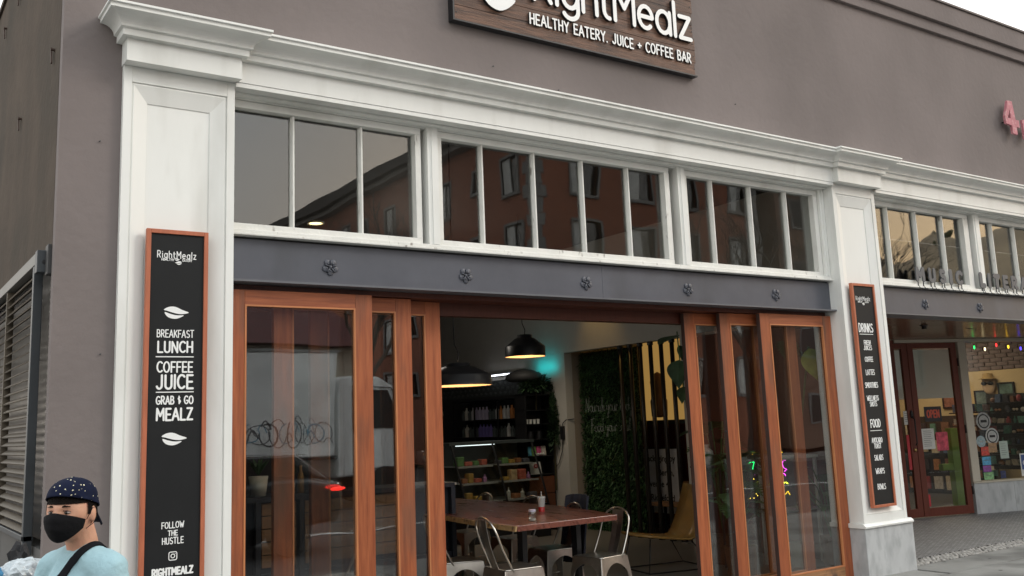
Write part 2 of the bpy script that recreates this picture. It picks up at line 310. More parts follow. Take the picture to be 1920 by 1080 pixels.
def ribbon(mb, pts, hw, P, d0, th):
    """flat raised stroke: pts in (u,v); P(u,v,d) gives a point d behind the face plane"""
    pts = [Vector((p[0], p[1])) for p in pts]; q = [pts[0]]
    for p in pts[1:]:
        if (p - q[-1]).length > 1e-6: q.append(p)
    pts = q
    if len(pts) == 1: pts.append(pts[0] + Vector((1e-4, 0)))
    closed = (pts[0] - pts[-1]).length < 1e-4 and len(pts) > 4
    n = len(pts); Lf, Rt = [], []
    for k in range(n):
        if closed and k in (0, n - 1): t = (pts[1] - pts[-2])
        else: t = pts[min(k + 1, n - 1)] - pts[max(k - 1, 0)]
        t.normalize(); nn = Vector((-t.y, t.x)); Lf.append(pts[k] + nn * hw); Rt.append(pts[k] - nn * hw)
    ring = None
    if closed:
        i = len(mb.v)
        for k in range(n):
            for a in (Lf[k], Rt[k]):
                mb.v.append(P(a.x, a.y, d0)); mb.v.append(P(a.x, a.y, d0 + th))
        for k in range(n - 1):
            a = i + 4 * k; b = a + 4
            mb.f += [(a, a + 2, b + 2, b), (a + 1, b + 1, b + 3, a + 3), (a, b, b + 1, a + 1), (a + 2, a + 3, b + 3, b + 2)]
        return
    def capp(c, t, s):
        nn = Vector((-t.y, t.x)); return [c + (nn * math.cos(a) * s + t * math.sin(a)) * hw for a in [R(180 * j / 5) for j in range(1, 5)]]
    te = (pts[-1] - pts[-2]).normalized(); ts = (pts[1] - pts[0]).normalized()
    end = capp(pts[-1], te, 1); st = capp(pts[0], -ts, 1)
    st = [pts[0] + (Vector((-ts.y, ts.x)) * -math.cos(a) - ts * math.sin(a)) * hw for a in [R(180 * j / 5) for j in range(1, 5)]]
    # strip
    i = len(mb.v)
    for k in range(n):
        for a in (Lf[k], Rt[k]):
            mb.v.append(P(a.x, a.y, d0)); mb.v.append(P(a.x, a.y, d0 + th))
    for k in range(n - 1):
        a = i + 4 * k; b = a + 4
        mb.f += [(a, a + 2, b + 2, b), (a, b, b + 1, a + 1), (a + 2, a + 3, b + 3, b + 2)]
    for poly, l0, r0 in ((end, i + 4 * (n - 1), i + 4 * (n - 1) + 2), (st, i + 2, i)):
        j = len(mb.v)
        for a in poly: mb.v.append(P(a.x, a.y, d0)); mb.v.append(P(a.x, a.y, d0 + th))
        m_ = len(poly); mb.f.append((l0,) + tuple(j + 2 * k for k in range(m_)) + (r0,))
        seq = [(l0, l0 + 1)] + [(j + 2 * k, j + 2 * k + 1) for k in range(m_)] + [(r0, r0 + 1)]
        for k in range(len(seq) - 1): mb.f.append((seq[k][0], seq[k][1], seq[k + 1][1], seq[k + 1][0]))
def text_w(txt, table, sp): return sum(table.get(c, (.28, []))[0] + sp for c in txt) - sp
def lettering(txt, u0, u1, v0, v1, hw, P, th, table=None, sp=.2, jit=0.0, perletter=False, flat=False):
    """letters between u0..u1, baseline v0, cap height to v1; returns list of (char, MB)"""
    table = table or G; W = text_w(txt, table, sp); sx = (u1 - u0) / W; sy = (v1 - v0); u = 0; res = []; mb = MB(); cnt = 0
    for c in txt:
        w_, strokes = table.get(c, (.28, []))
        if perletter: mb = MB()
        dv = random.uniform(-jit, jit)
        for k, s_ in enumerate(strokes):
            ribbon(mb, [(u0 + (u + a) * sx, v0 + (b + dv) * sy) for a, b in s_], hw, P, -0.00025 * ((k % 4)), th); cnt += 1
        if perletter and strokes: res.append((c, mb))
        u += w_ + sp
    return res if perletter else mb
def Pface(y): return lambda u, v, d: (u, y + d, v)
def leaf_logo(cx, cz, wd, ht, P, th, flip=1):
    """two-lobe leaf emblem"""
    mb = MB()
    up = [(-.5, .22), (-.38, .40), (-.2, .5), (0, .46), (.22, .26), (.5, .05), (.36, -.06), (.18, -.10), (0, -.06), (-.2, .04), (-.36, .14)]
    lo = [(-.46, .04), (-.30, -.06), (-.1, -.17), (.08, -.21), (.30, -.20), (.14, -.40), (-.06, -.5), (-.28, -.42), (-.42, -.2)]
    for poly in (up, lo):
        n = len(poly); i = len(mb.v)
        # smooth outline
        pts = []
        for k in range(n):
            a, b, c, d = [Vector(poly[(k + j) % n]) for j in (-1, 0, 1, 2)]
            for t in (0, .34, .67):
                pts.append(0.5 * ((2 * b) + (c - a) * t + (2 * a - 5 * b + 4 * c - d) * t * t + (3 * b - a - 3 * c + d) * t ** 3))
        n = len(pts)
        for p in pts: mb.v.append(P(cx + flip * p.x * wd, cz + p.y * ht, 0))
        for p in pts: mb.v.append(P(cx + flip * p.x * wd, cz + p.y * ht, th))
        mb.f.append(tuple(i + k for k in range(n)))
        for k in range(n): mb.f.append((i + k, i + (k + 1) % n, i + n + (k + 1) % n, i + n + k))
    return mb
# ------------------------------------------------------------------ ground
YF, YW = 6.036, 6.08
g = MB(); g.box(-700, 900, -900, 60, -0.26, -0.19); struct('ground', g, asphalt)
struct('road', B(-60, 80, -10.8, 1.9, -0.18, -0.14), asphalt)
struct('kerb', B(-60, 80, 1.9, 2.05, -0.16, -0.004), concrete, bevel=0.02)
rt = MB()
struct('road_marking', B(-60, 80, -3.45, -3.33, -0.139, -0.136), paint_w)
# sidewalk slabs with recessed joints
sw = empty('sidewalk'); tag(sw, kind='structure')
B(-60, 80, 2.05, 6.9, -0.16, -0.016).build('sidewalk_bed', mat('joint_dirt', (0.05, 0.048, 0.045), 0.95), sw)
slabm = []
xs = [-12 + 1.22 * k for k in range(34)]; ys = [2.055, 3.25, 4.45, 5.65]
for i, x in enumerate(xs):
    for y0, y1 in zip(ys[:-1], ys[1:]):
        B(x + 0.006, x + 1.214, y0 + 0.005, y1 - 0.005, -0.03, random.uniform(-0.003, 0.001)).build('slab', concrete, sw)
B(-12, 8.9, 5.655, 6.07, -0.03, -0.001).build('slab', concrete, sw)
B(8.965, 30, 5.655, 6.14, -0.03, -0.001).build('slab', concrete, sw)
gum = mat('old_gum_spot', (0.07, 0.068, 0.065), 0.9); rg_ = random.Random(2)
gs = MB()
for k in range(140):
    x, y, r_ = rg_.uniform(5, 20), rg_.uniform(3.0, 6.1), rg_.uniform(.008, .022)
    gs.v += [(x + r_ * math.cos(a * .785) * rg_.uniform(.8, 1.2), y + r_ * math.sin(a * .785), 0.0022) for a in range(8)]; gs.f.append(tuple(range(len(gs.v) - 8, len(gs.v))))
tag(gs.build('gum_litter', gum, None), kind='stuff')
# entry floor of tiny tiles with a rubble-stone edge
tile = bpy.data.materials.new('tiny_entry_tiles'); tile.use_nodes = True; t_ = tile.node_tree; n_ = t_.nodes; l_ = t_.links
bs = n_['Principled BSDF']; tcn = n_.new('ShaderNodeTexCoord'); mpn = n_.new('ShaderNodeMapping'); mpn.inputs['Rotation'].default_value = (0, 0, R(20)); mpn.inputs['Scale'].default_value = (1, 1, 1)
ck = n_.new('ShaderNodeTexBrick'); ck.inputs['Scale'].default_value = 7; ck.inputs['Mortar Size'].default_value = 0.05; ck.inputs['Brick Width'].default_value = 0.45; ck.inputs['Row Height'].default_value = 0.45; ck.offset = 0
ck.inputs['Color1'].default_value = (0.36, 0.36, 0.35, 1); ck.inputs['Color2'].default_value = (0.27, 0.265, 0.26, 1); ck.inputs['Mortar'].default_value = (0.03, 0.029, 0.028, 1)
l_.new(tcn.outputs['Object'], mpn.inputs[0]); l_.new(mpn.outputs[0], ck.inputs[0]); l_.new(ck.outputs[0], bs.inputs['Base Color']); bs.inputs['Roughness'].default_value = 0.6
struct('entry_floor', B(8.965, 15.1, 6.42, 9.4, -0.05, 0.004), tile)
st = MB()
rr = random.Random(3)
x = 8.97
while x < 15.1:
    for k in range(4):
        yy = 6.175 + 0.06 * k + rr.uniform(-.008, .008); s_ = rr.uniform(.018, .034)
        st.ellipsoid((x + rr.uniform(-.01, .01), yy, -0.002), (s_ * 1.5, s_, 0.014), 7, 4)
    x += rr.uniform(.055, .085)
ed = struct('stone_edge_bed', B(8.965, 15.1, 6.142, 6.418, -0.05, -0.006), mat('dark_mortar', (0.06, 0.058, 0.055), 0.95)); st_o = st.build('edge_stones', mat('edge_stone', (0.30, 0.29, 0.27), 0.8, var=0.45, scale=14), None, smooth=True); tag(st_o, kind='stuff')

# ------------------------------------------------------------------ the building
bld = thing('corner_building', 'grey stucco corner building with white trimmed shopfronts and blue-grey beam', 'building')
wall = MB()
XE = 22.0
wall.box(0.952, XE, YW, 6.36, 3.902, 6.0)
wall.box(0.952, 1.31, YW, 6.16, -0.1, 3.902)
wall.box(1.20, 1.99, 6.10, 6.36, -0.1, 3.90)
wall.build('front_wall', stucco, bld)
pb = MB(); pb.box(0.92, XE, 5.995, 6.36, 6.137, 6.385); pb.build('parapet_band', stucco, bld, bevel=0.006)
pb = MB(); pb.box(0.94, XE, 6.038, 6.36, 6.001, 6.135); pb.build('parapet_band', stucco, bld, bevel=0.006)
B(0.90, XE, 5.975, 6.40, 6.387, 6.41).build('parapet_coping', stucco, bld)
# small marks and old screw stubs on the stucco
for (x, z) in ((4.1, 4.42), (4.75, 4.33), (6.9, 4.55), (1.18, 3.4), (1.22, 2.1)):
    MB().tube([(x, YW + 0.01, z), (x, YW - 0.012, z)], 0.004, 6).build('wall_screw', frame_metal, bld)
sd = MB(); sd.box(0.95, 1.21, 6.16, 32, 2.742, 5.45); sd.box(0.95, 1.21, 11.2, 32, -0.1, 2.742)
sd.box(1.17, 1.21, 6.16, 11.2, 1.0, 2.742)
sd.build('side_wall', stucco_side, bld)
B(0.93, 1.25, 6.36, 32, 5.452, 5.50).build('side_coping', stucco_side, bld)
pm = mat('dark_side_panel', (0.075, 0.075, 0.072), 0.6, var=0.12)
for k in range(6):
    B(0.955, 1.16, 6.165 + 0.84 * k, 6.165 + 0.84 * k + 0.832, -0.1, 1.0).build('panel', pm, bld)
for (y, z) in ((6.38, 4.01), (8.955, 5.12), (7.768, 3.96), (8.14, 5.10)):
    wa = MB(); wa.obox((0.935, y, z), (0.004, 0, 0), (0, 0.012, 0), (0, 0.014, 0.055)); wa.tube([(0.97, y - .03, z + .03), (0.925, y - .03, z + .03)], 0.010, 8)
    wa.build('wall_anchor', mat('rusty_iron', (0.06, 0.035, 0.025), 0.8), bld)
# mottled patch texture comes from the stucco; cornices --------------------------------------------------
def cprof(dy):
    p = [(0.0, 3.902), (0.075 + dy, 3.902), (0.075 + dy, 4.045), (0.085 + dy, 4.047), (0.118 + dy, 4.048), (0.118 + dy, 4.088), (0.14 + dy, 4.094)]
    for k in range(1, 9):
        a = k / 8 * math.pi / 2; p.append((0.14 + dy + 0.10 * (1 - math.cos(a)), 4.094 + 0.068 * math.sin(a)))
    p += [(0.243 + dy, 4.163), (0.243 + dy, 4.186), (0.258 + dy, 4.190), (0.258 + dy, 4.204), (0.235 + dy, 4.214), (0, 4.235)]
    return p
pr = cprof(0)
def straight_cornice(x0, x1):
    m = MB(); m.prism_x([(YW - d, z) for d, z in pr], x0, x1); return m.build('cornice', white, bld)
straight_cornice(2.0, 8.22); straight_cornice(8.86, 15.3); straight_cornice(15.9, XE)
def capital(xa, xb):
    m = MB(); p = cprof(0.062); i = len(m.v)
    for d, z in p:
        ov = max(0.0, (d - 0.13) * 0.80)
        m.v += [(xa - ov, YW + 0.02, z), (xa - ov, YW - d, z), (xb + ov, YW - d, z), (xb + ov, YW + 0.02, z)]
    for k in range(len(p) - 1):
        for j in range(3):
            a = i + 4 * k + j; m.f.append((a, a + 1, a + 5, a + 4))
    m.f.append((i, i + 1, i + 2, i + 3))
    e = i + 4 * (len(p) - 1); m.f.append((e, e + 1, e + 2, e + 3))
    return m.build('capital', white, bld)
flash = mat('lead_flashing', (0.10, 0.095, 0.09), 0.7)
# pilasters ----------------------------------------------------------------------------------------------
def pilaster(xa, xb, top=3.90):
    p = empty('pilaster', parent=bld)
    capital(xa + (0.0), xb + 0.01)
    B(xa, xb, YW, 6.42, 0.505, top).build('shaft', white, p)
    ix0, ix1, iz0, iz1 = xa + .05, xb - .05, 0.58, 3.80
    B(xa, ix0, YF, YW - .001, 0.505, top).build('stile', white, p)
    B(ix1, xb, YF, YW - .001, 0.505, top).build('stile', white, p)
    B(ix0 + .001, ix1 - .001, YF + .001, YW - .001, iz1, top).build('rail', white, p)
    B(ix0 + .001, ix1 - .001, YF + .001, YW - .001, 0.505, iz0).build('rail', white, p)
    jx0, jx1, jz0, jz1 = ix0 + .10, ix1 - .105, iz0 + .08, iz1 - .12
    m = MB(); ya, yb = YF + .012, YW - .008
    o = [(ix0, iz0), (ix1, iz0), (ix1, iz1), (ix0, iz1)]; q = [(jx0, jz0), (jx1, jz0), (jx1, jz1), (jx0, jz1)]
    for k in range(4):
        a, b_ = o[k], o[(k + 1) % 4]; c, d = q[(k + 1) % 4], q[k]
        ma = lambda s, t, f: s + (t - s) * f
        e1 = (ma(a[0], d[0], .12), ma(a[1], d[1], .12)); e2 = (ma(b_[0], c[0], .12), ma(b_[1], c[1], .12))
        m.quad((a[0], ya, a[1]), (b_[0], ya, b_[1]), (e2[0], ya - .006, e2[1]), (e1[0], ya - .006, e1[1]))
        m.quad((e1[0], ya - .006, e1[1]), (e2[0], ya - .006, e2[1]), (c[0], yb - .004, c[1]), (d[0], yb - .004, d[1]))
        m.quad((d[0], yb - .004, d[1]), (c[0], yb - .004, c[1]), (c[0], yb + .006, c[1]), (d[0], yb + .006, d[1]))
    m.build('panel_moulding', white, p, fix=False)
    B(jx0 - .002, jx1 + .002, YW - .006, YW - .0015, jz0 - .002, jz1 + .002).build('panel', white, p)
    m = MB(); m.prism_x([(6.42, 0.462), (YF - .030, 0.462), (YF - .034, 0.478), (YF - .022, 0.492), (YF - .006, 0.504), (6.42, 0.5045)], xa - .03, xb + .055); m.build('base_trim', white, p)
    B(xa - .015, xb + .06, YF - .014, 6.42, -0.05, 0.460).build('marble_plinth', marble, p, bevel=0.004)
    return p
pilaster(1.30, 2.0); pilaster(8.20, 8.90); pilaster(15.25, 15.95)
# beam with rosettes -----------------------------------------------------------------------------------
def rosette_mesh():
    m = MB()
    for k in range(5):
        a = R(90 + 72 * k + 36)
        for j, (rd, sz, th) in enumerate(((.038, .024, .008), (.030, .011, .013))):
            m.ellipsoid((rd * math.cos(a), 0, rd * math.sin(a)), (sz, th, sz), 10, 6)
    m.ellipsoid((0, 0, 0), (.015, .015, .015), 10, 6)
    for k in range(5):
        a = R(90 + 72 * k); m.obox((.030 * math.cos(a), -.006, .030 * math.sin(a)), (.016 * math.cos(a), 0, .016 * math.sin(a)), (0, .010, 0), (-.003 * math.sin(a), 0, .003 * math.cos(a)))
    return m
ros0 = None
def beam(x0, x1, rx):
    global ros0
    m = MB(); m.box(x0, x1, 6.184, 6.40, 2.604, 2.884)
    b = m.build('steel_beam', beam_m, bld)
    B(x0, x1, 6.115, 6.40, 2.588, 2.602).build('bottom_flange', mat('beam_flange', (0.13, 0.135, 0.15), 0.35, var=0.05), b)
    B(x0, x1, 6.20, 6.40, 2.886, 2.898).build('dark_shadow_strip', black_metal, b)  # black strip stands in for the shadow under the sill
    for x in rx:
        if ros0 is None:
            ros0 = rosette_mesh().build('rosette', beam_m, b, smooth=True); o = ros0
        else: o = ros0.copy(); COL.objects.link(o); o.parent = b
        o.location = (x * 6.184 / 6.036, 6.180, 1.6 + (2.70 - 1.6) * 6.184 / 6.036)
    for x in [x0 + (x1 - x0) * .5 + 0.1]:
        B(x, x + .004, 6.1825, 6.19, 2.61, 2.88).build('weld_seam', beam_m, b)
beam(2.0, 8.2, (2.668, 3.753, 4.903, 6.05, 7.203)); beam(8.9, 15.25, (9.624, 10.703, 11.80, 12.9, 14.0))
# transom windows ---------------------------------------------------------------------------------------
def transom(x0, x1, bars, fl, fr):
    """x0..x1 daylight opening, bars = muntin centres, fl/fr frame widths"""
    t = empty('transom_window', parent=bld); z0, z1 = 2.988, 3.79
    B(x0 - fl, x1 + fr, 6.175, 6.255, 2.944, z0).build('bottom_rail', white_worn, t, bevel=.003)
    B(x0 - fl, x1 + fr, 6.178, 6.255, z1, 3.842).build('top_rail', white, t, bevel=.003)
    B(x0 - fl, x0, 6.177, 6.253, z0 + .0005, z1 - .0005).build('stile', white_worn, t, bevel=.003)
    B(x1, x1 + fr, 6.177, 6.253, z0 + .0005, z1 - .0005).build('stile', white_worn, t, bevel=.003)
    e = [x0] + list(bars) + [x1]
    for b in bars:
        m = MB(); m.prism([(b - .014, 6.222), (b - .006, 6.196), (b + .006, 6.196), (b + .014, 6.222), (b + .014, 6.25), (b - .014, 6.25)], (0, 0, z1 - z0 - .002), (0, 0, z0 + .001), (1, 0, 0), (0, 1, 0))
        m.build('muntin', white_worn, t)
    for a, b in zip(e[:-1], e[1:]):
        m = MB(); m.box(a + .0005, b - .0005, 6.236, 6.242, z0, z1)
        tilt = random.uniform(-.0028, .0028); c = (a + b) / 2
        m.v = [(x, y + (x - c) * tilt, z) for x, y, z in m.v]
        m.build('pane', pane_m, t)
    return t
transom(2.0, 3.429, (2.472, 2.995), .0, .048)
transom(3.66, 5.99, (4.041, 4.551, 5.059, 5.572), .045, .06)
transom(6.27, 8.065, (6.617, 7.149, 7.667), .045, .06)
transom(8.95, 10.805, (9.347, 9.879, 10.405), .045, .10)
transom(11.16, 13.1, (11.466, 11.979, 12.49), .05, .06)
transom(13.32, 15.2, (13.8, 14.3, 14.75), .05, .05)
for x0, x1 in ((3.519, 3.612), (6.13, 6.222), (8.13, 8.199), (10.98, 11.105), (13.18, 13.27)):
    m = MB(); m.box(x0, x1, 6.150, 6.258, 2.944, 3.8685); m.box(x0 + .022, x0 + .026, 6.1475, 6.16, 2.944, 3.868); m.box(x0 + .034, x1 - .01, 6.144, 6.16, 2.944, 3.868)
    m.build('mullion_post', white, bld)
for a, b in ((2.0, 8.2), (8.9, 15.25)):
    B(a, b, 6.126, 6.34, 2.9, 2.918).build('sill', white_worn, bld, bevel=.004)
    B(a, b, 6.142, 6.34, 2.919, 2.942).build('sill', white_worn, bld, bevel=.004)
    B(a, b, 6.165, 6.26, 3.844, 3.868).build('window_head', white, bld, bevel=.003)
    B(a, b, 6.010, 6.34, 3.870, 3.900).build('soffit', white, bld)
    B(a, b, 6.10, 6.18, 3.855, 3.8695).build('soffit_moulding', white, bld, bevel=.003)
# sliding doors ------------------------------------------------------------------------------------------
def sliding_door(x0, x1, y, side, low=0.0):
    d = empty('sliding_door', parent=bld); th = .045; s = .13; zt = 2.545; zg0, zg1 = .11, 2.447
    B(x0, x0 + s, y, y + th, low + .0, zt).build('stile', wood_v, d, bevel=.003)
    B(x1 - s, x1, y, y + th, low + .0, zt).build('stile', wood_v, d, bevel=.003)
    B(x0 + s + .0005, x1 - s - .0005, y + .001, y + th, zg1, zt).build('top_rail', wood_h, d, bevel=.002)
    B(x0 + s + .0005, x1 - s - .0005, y + .001, y + th, low, zg0).build('bottom_rail', wood_raw, d, bevel=.002)
    b_ = .012
    m = MB(); a0, a1 = x0 + s, x1 - s
    m.box(a0, a0 + b_, y - .003, y + .02, zg0, zg1); m.box(a1 - b_, a1, y - .003, y + .02, zg0, zg1)
    m.box(a0 + b_, a1 - b_, y - .0028, y + .02, zg1 - b_, zg1); m.box(a0 + b_, a1 - b_, y - .0028, y + .02, zg0, zg0 + b_)
    m.build('glazing_bead', bead_m, d)
    B(a0 + .001, a1 - .001, y + .021, y + .027, zg0 + .001, zg1 - .001).build('glass_pane', pane_door, d)
    e = x0 if side < 0 else x1
    if side < 0: B(x0 - .004, x0 - .0005, y + .002, y + th - .002, low, zt - .004).build('edge_strip', wood_edge, d)
    bolts = MB()
    for z in (.55, 1.0, 1.45): bolts.tube([(x0 - .004, y + .022, z), (x0 - .010, y + .022, z)], .008, 8)
    if side < 0: bolts.build('bolt', frame_metal, d)
    return d
for a in ((2.003, 3.06, 6.20), (2.37, 3.43, 6.30), (2.675, 3.735, 6.40)): sliding_door(*a, 1)
for a in ((7.14, 8.197, 6.20), (6.70, 7.76, 6.30), (6.336, 7.395, 6.40)): sliding_door(*a, -1)
B(2.0, 8.2, 6.262, 6.56, 2.549, 2.5865).build('door_header', wood_dark, bld)
B(2.0, 8.2, 6.46, 6.56, 2.45, 2.5475).build('door_header', wood_dark, bld)
for y in (6.215, 6.315, 6.415): B(2.0, 8.2, y, y + .012, -.0, .006).build('floor_track', frame_metal, bld)
# ------------------------------------------------------------------ neighbouring shop in the recess (skewed front)
SO = Vector((13.95, 8.29, 0)); SU = Vector((.9563, -.2924, 0)); SN = Vector((.2924, .9563, 0)); UZ = Vector((0, 0, 1))
def sb(m, u0, u1, d0, d1, z0, z1):
    c = SO + SU * (u0 + u1) / 2 + SN * (d0 + d1) / 2 + UZ * (z0 + z1) / 2
    return m.obox(c, SU * abs(u1 - u0) / 2, SN * abs(d1 - d0) / 2, UZ * (z1 - z0) / 2)
def S1(*a): return sb(MB(), *a)
cream = mat('cream_paint', (0.50, 0.46, 0.38), 0.6, var=0.05)
soff = mat('glossy_brown_soffit', (0.16, 0.075, 0.038), 0.22, var=0.12, scale=2, stretch=(1, .3, 1))
tr = MB(); tr.prism([(8.905, 6.42), (15.2, 6.42), (15.2, 7.905), (12.3, 8.795), (8.905, 8.795)], (0, 0, .04), (0, 0, 2.604), (1, 0, 0), (0, 1, 0))
tr.build('entry_soffit', soff, bld)
for (x, y, l) in ((10.15, 6.95, .22), (12.3, 7.1, .2)):
    MB().obox((x, y, 2.603), (l, .05, 0), (-.003, .01, 0), (0, 0, .002)).build('soffit_seam', black_metal, bld)
MB().lathe([(0.001, -.05), (.03, -.05), (.03, -.012), (.05, -.01), (.05, 0), (0.001, 0)], (11.0, 6.95, 2.603), 14).build('sprinkler_head', black_metal, bld, smooth=False)
B(8.905, 9.0, 6.43, 8.9, 0.0, 2.60).build('recess_wall', mat('red_recess_wall', (0.10, 0.03, 0.02), .6), bld)
S1(-1.9, -1.19, -.02, .10, 0, 2.6).build('recess_wall', wood_red, bld)
# door: jamb, two leaves
S1(-1.19, .0, -.045, .10, 2.555, 2.598).build('door_head', cream, bld)
def shop_door(u0, u1, hinge):
    d = empty('shop_door', parent=bld)
    S1(u0, u0 + .10, 0, .05, .02, 2.55).build('stile', wood_red, d, bevel=.003)
    S1(u1 - .10, u1, 0, .05, .02, 2.55).build('stile', wood_red, d, bevel=.003)
    S1(u0 + .1005, u1 - .1005, .001, .05, 2.47, 2.55).build('top_rail', wood_red, d)
    S1(u0 + .1005, u1 - .1005, .001, .05, .02, .14).build('bottom_rail', wood_red, d)
    S1(u0 + .101, u1 - .101, .022, .028, .141, 2.469).build('glass_pane', pane_shop, d)
    return d
dL = shop_door(-1.78, -.945, 0); dR = shop_door(-.935, -.045, 1)
blind = mat('white_roller_blind', (0.80, 0.82, 0.74), 0.8, var=0.05, scale=2)
S1(-.82, -.16, .031, .034, 1.72, 2.45).build('roller_blind', blind, dR)
S1(-1.67, -1.06, .031, .034, 1.72, 2.45).build('roller_blind', blind, dL)
hm = MB(); p0 = SO + SU * (-.985) - SN * .03
hm.tube([p0 + UZ * 1.05, p0 - SN * .03 + UZ * 1.08, p0 - SN * .03 + UZ * 1.42, p0 + UZ * 1.45], .010, 8); hm.ellipsoid(tuple(p0 + SN * .02 + UZ * 1.5), (.03, .02, .06), 10, 6)
hm.build('handle', black_metal, dR)
kn = MB(); kn.ellipsoid(tuple(SO + SU * -.985 - SN * .01 + UZ * .98), (.028, .02, .028), 10, 6); kn.build('lock', mat('brass', (.5, .35, .15), .3, metal=1), dR, smooth=True)
for z in (.35, 1.25, 2.25): S1(-.046, -.030, -.012, .03, z - .06, z + .06).build('hinge', black_metal, dR)
# jamb post, window, bulkhead
S1(-.028, .115, -.03, .12, .47, 2.554).build('window_post', cream, bld, bevel=.003)
S1(0.0, 2.2, -.035, .12, 2.556, 2.60).build('window_header', cream, bld)
S1(-.03, 2.2, -.045, .16, .445, .468).build('window_ledge', cream, bld, bevel=.003)
S1(.116, 2.15, .02, .027, .47, 2.554).build('glass_pane', pane_shop, bld)
for k in range(3): S1(-.02 + .74 * k, -.02 + .74 * k + .736, -.03, .14, 0, .443).build('marble_bulkhead', marble, bld, bevel=.003)
# recess beyond
B(15.25, 15.35, 6.45, 7.84, 0, 2.6).build('recess_wall', cream, bld)
# interior of neighbouring shop
struct('neighbour_back_wall', B(9.9, 17.5, 12.6, 12.7, 0, 3.2), mat('warm_cream_wall', (0.66, 0.50, 0.27), .8, var=.04))
struct('neighbour_side_wall', MB().box(17.38, 17.5, 7.0, 12.599, 0, 2.215), mat('warm_cream_wall', (1,1,1)))
brk = mat('whitewashed_brick', (0.17, 0.115, 0.10), .85, var=.35, scale=5, col2=(0.24, 0.19, 0.18))
bwall = empty('neighbour_brick_wall'); tag(bwall, kind='structure')
B(17.40, 17.5, 7.0, 12.59, 2.216, 3.2).build('mortar', mat('pale_mortar', (.33, .30, .27), .9), bwall)
me_b = None
for r_ in range(10):
    for c_ in range(24):
        if me_b is None: o = MB().box(0, .04, 0, .205, 0, .060).build('brick', brk, bwall); me_b = o
        else: o = me_b.copy(); COL.objects.link(o); o.parent = bwall
        o.location = (17.372 + random.uniform(-.006, .006), 7.1 + c_ * .22 + (.11 if r_ % 2 else 0), 2.222 + r_ * .073)
nf = MB(); nf.prism([(10.0, 9.3), (12.3, 8.85), (15.6, 7.86), (17.5, 7.9), (17.5, 12.6), (10.0, 12.6)], (0, 0, -.05), (0, 0, .002), (1, 0, 0), (0, 1, 0)); struct('neighbour_floor', nf, mat('dark_floor', (.05, .045, .04), .5))
struct('neighbour_ceiling', B(9.95, 17.5, 8.9, 12.7, 3.2, 3.26), int_wall)
up = MB(); up.box(9.121, 17.5, 8.80, 8.88, 2.66, 4.2); up.box(9.121, 17.5, 6.42, 8.80, 4.201, 4.26); up.box(17.42, 17.5, 6.42, 8.79, 2.66, 4.2); struct('upper_room_wall', up, int_dark)
struct('upper_room_floor', B(9.27, 17.4, 6.42, 8.79, 2.645, 2.655), int_dark)
cl = bpy.data.lights.new('shop_lamp_light', 'AREA'); cl.energy = 28; cl.color = (1, .84, .62); cl.size = 2.0
clo = bpy.data.objects.new('shop_ceiling_light', cl); COL.objects.link(clo); clo.location = (15.6, 10.4, 3.1)
# merchandise in the neighbour window
def frame_pic(y, z, w_, h_, c, label, cat='picture'):
    t = thing('framed_picture', label, cat, group='pictures on the neighbour shop wall')
    m = MB(); x = 17.34; f = .03
    m.box(x, x + .03, y, y + w_, z, z + f); m.box(x, x + .03, y, y + w_, z + h_ - f, z + h_); m.box(x, x + .03, y, y + f, z + f, z + h_ - f); m.box(x, x + .03, y + w_ - f, y + w_, z + f, z + h_ - f)
    m.build('frame', black_metal, t)
    B(x + .012, x + .03, y + f, y + w_ - f, z + f, z + h_ - f).build('print', mat('print_' + str(c), c, .6, var=.5, scale=9), t)
FY, FZ = 9.79, 1.95
frame_pic(9.83, 1.45, .27, .41, (.14, .18, .15), 'tall black framed picture below and left of the face decoration')
frame_pic(9.33, 1.745, .31, .24, (.12, .20, .16), 'black framed green picture to the right of the face decoration')
frame_pic(10.3, 1.55, .45, .30, (.30, .12, .08), 'red brown framed picture seen through the top of the door glass')
frame_pic(8.7, 1.80, .40, .30, (.35, .30, .22), 'pale framed picture at the right edge above the eyewear rack')
face = thing('wall_face_decoration', 'pale face decoration with black sunglasses on the cream wall of the neighbour shop', 'wall decoration')
m = MB(); m.ellipsoid((17.34, FY, FZ), (.05, .13, .17), 14, 8); m.build('face', mat('pale_face', (.60, .42, .26), .7), face, smooth=True)
m = MB(); m.ellipsoid((17.285, FY - .06, FZ + .03), (.02, .06, .035), 12, 6); m.ellipsoid((17.285, FY + .06, FZ + .03), (.02, .06, .035), 12, 6); m.build('sunglasses', black_metal, face, smooth=True)
m = MB(); m.lathe([(.16, .11), (.10, .13), (.08, .21), (.001, .22)], (17.33, FY, FZ), 16); m.build('hat', mat('straw_hat', (.45, .30, .12), .8), face, smooth=True)
rack = thing('eyewear_display_rack', 'dark display rack crowded with small goods inside the neighbour shop window', 'display rack')
RY0, RY1 = 8.0, 9.32
B(16.36, 16.42, RY0, RY1, .5, 1.77).build('back_panel', mat('dark_display', (.03, .025, .02), .6), rack)
rng = random.Random(11)
for r_ in range(7):
    B(16.22, 16.36, RY0, RY1, .56 + r_ * .175, .57 + r_ * .175).build('shelf', black_metal, rack)
pal = [(.45, .2, .08), (.6, .5, .35), (.08, .12, .2), (.35, .05, .05), (.1, .25, .18), (.55, .5, .45), (.2, .1, .06), (.05, .04, .04), (.04, .04, .05)]
gp = [mat('goods_%d' % k, c, .5, var=.3, scale=30) for k, c in enumerate(pal)]
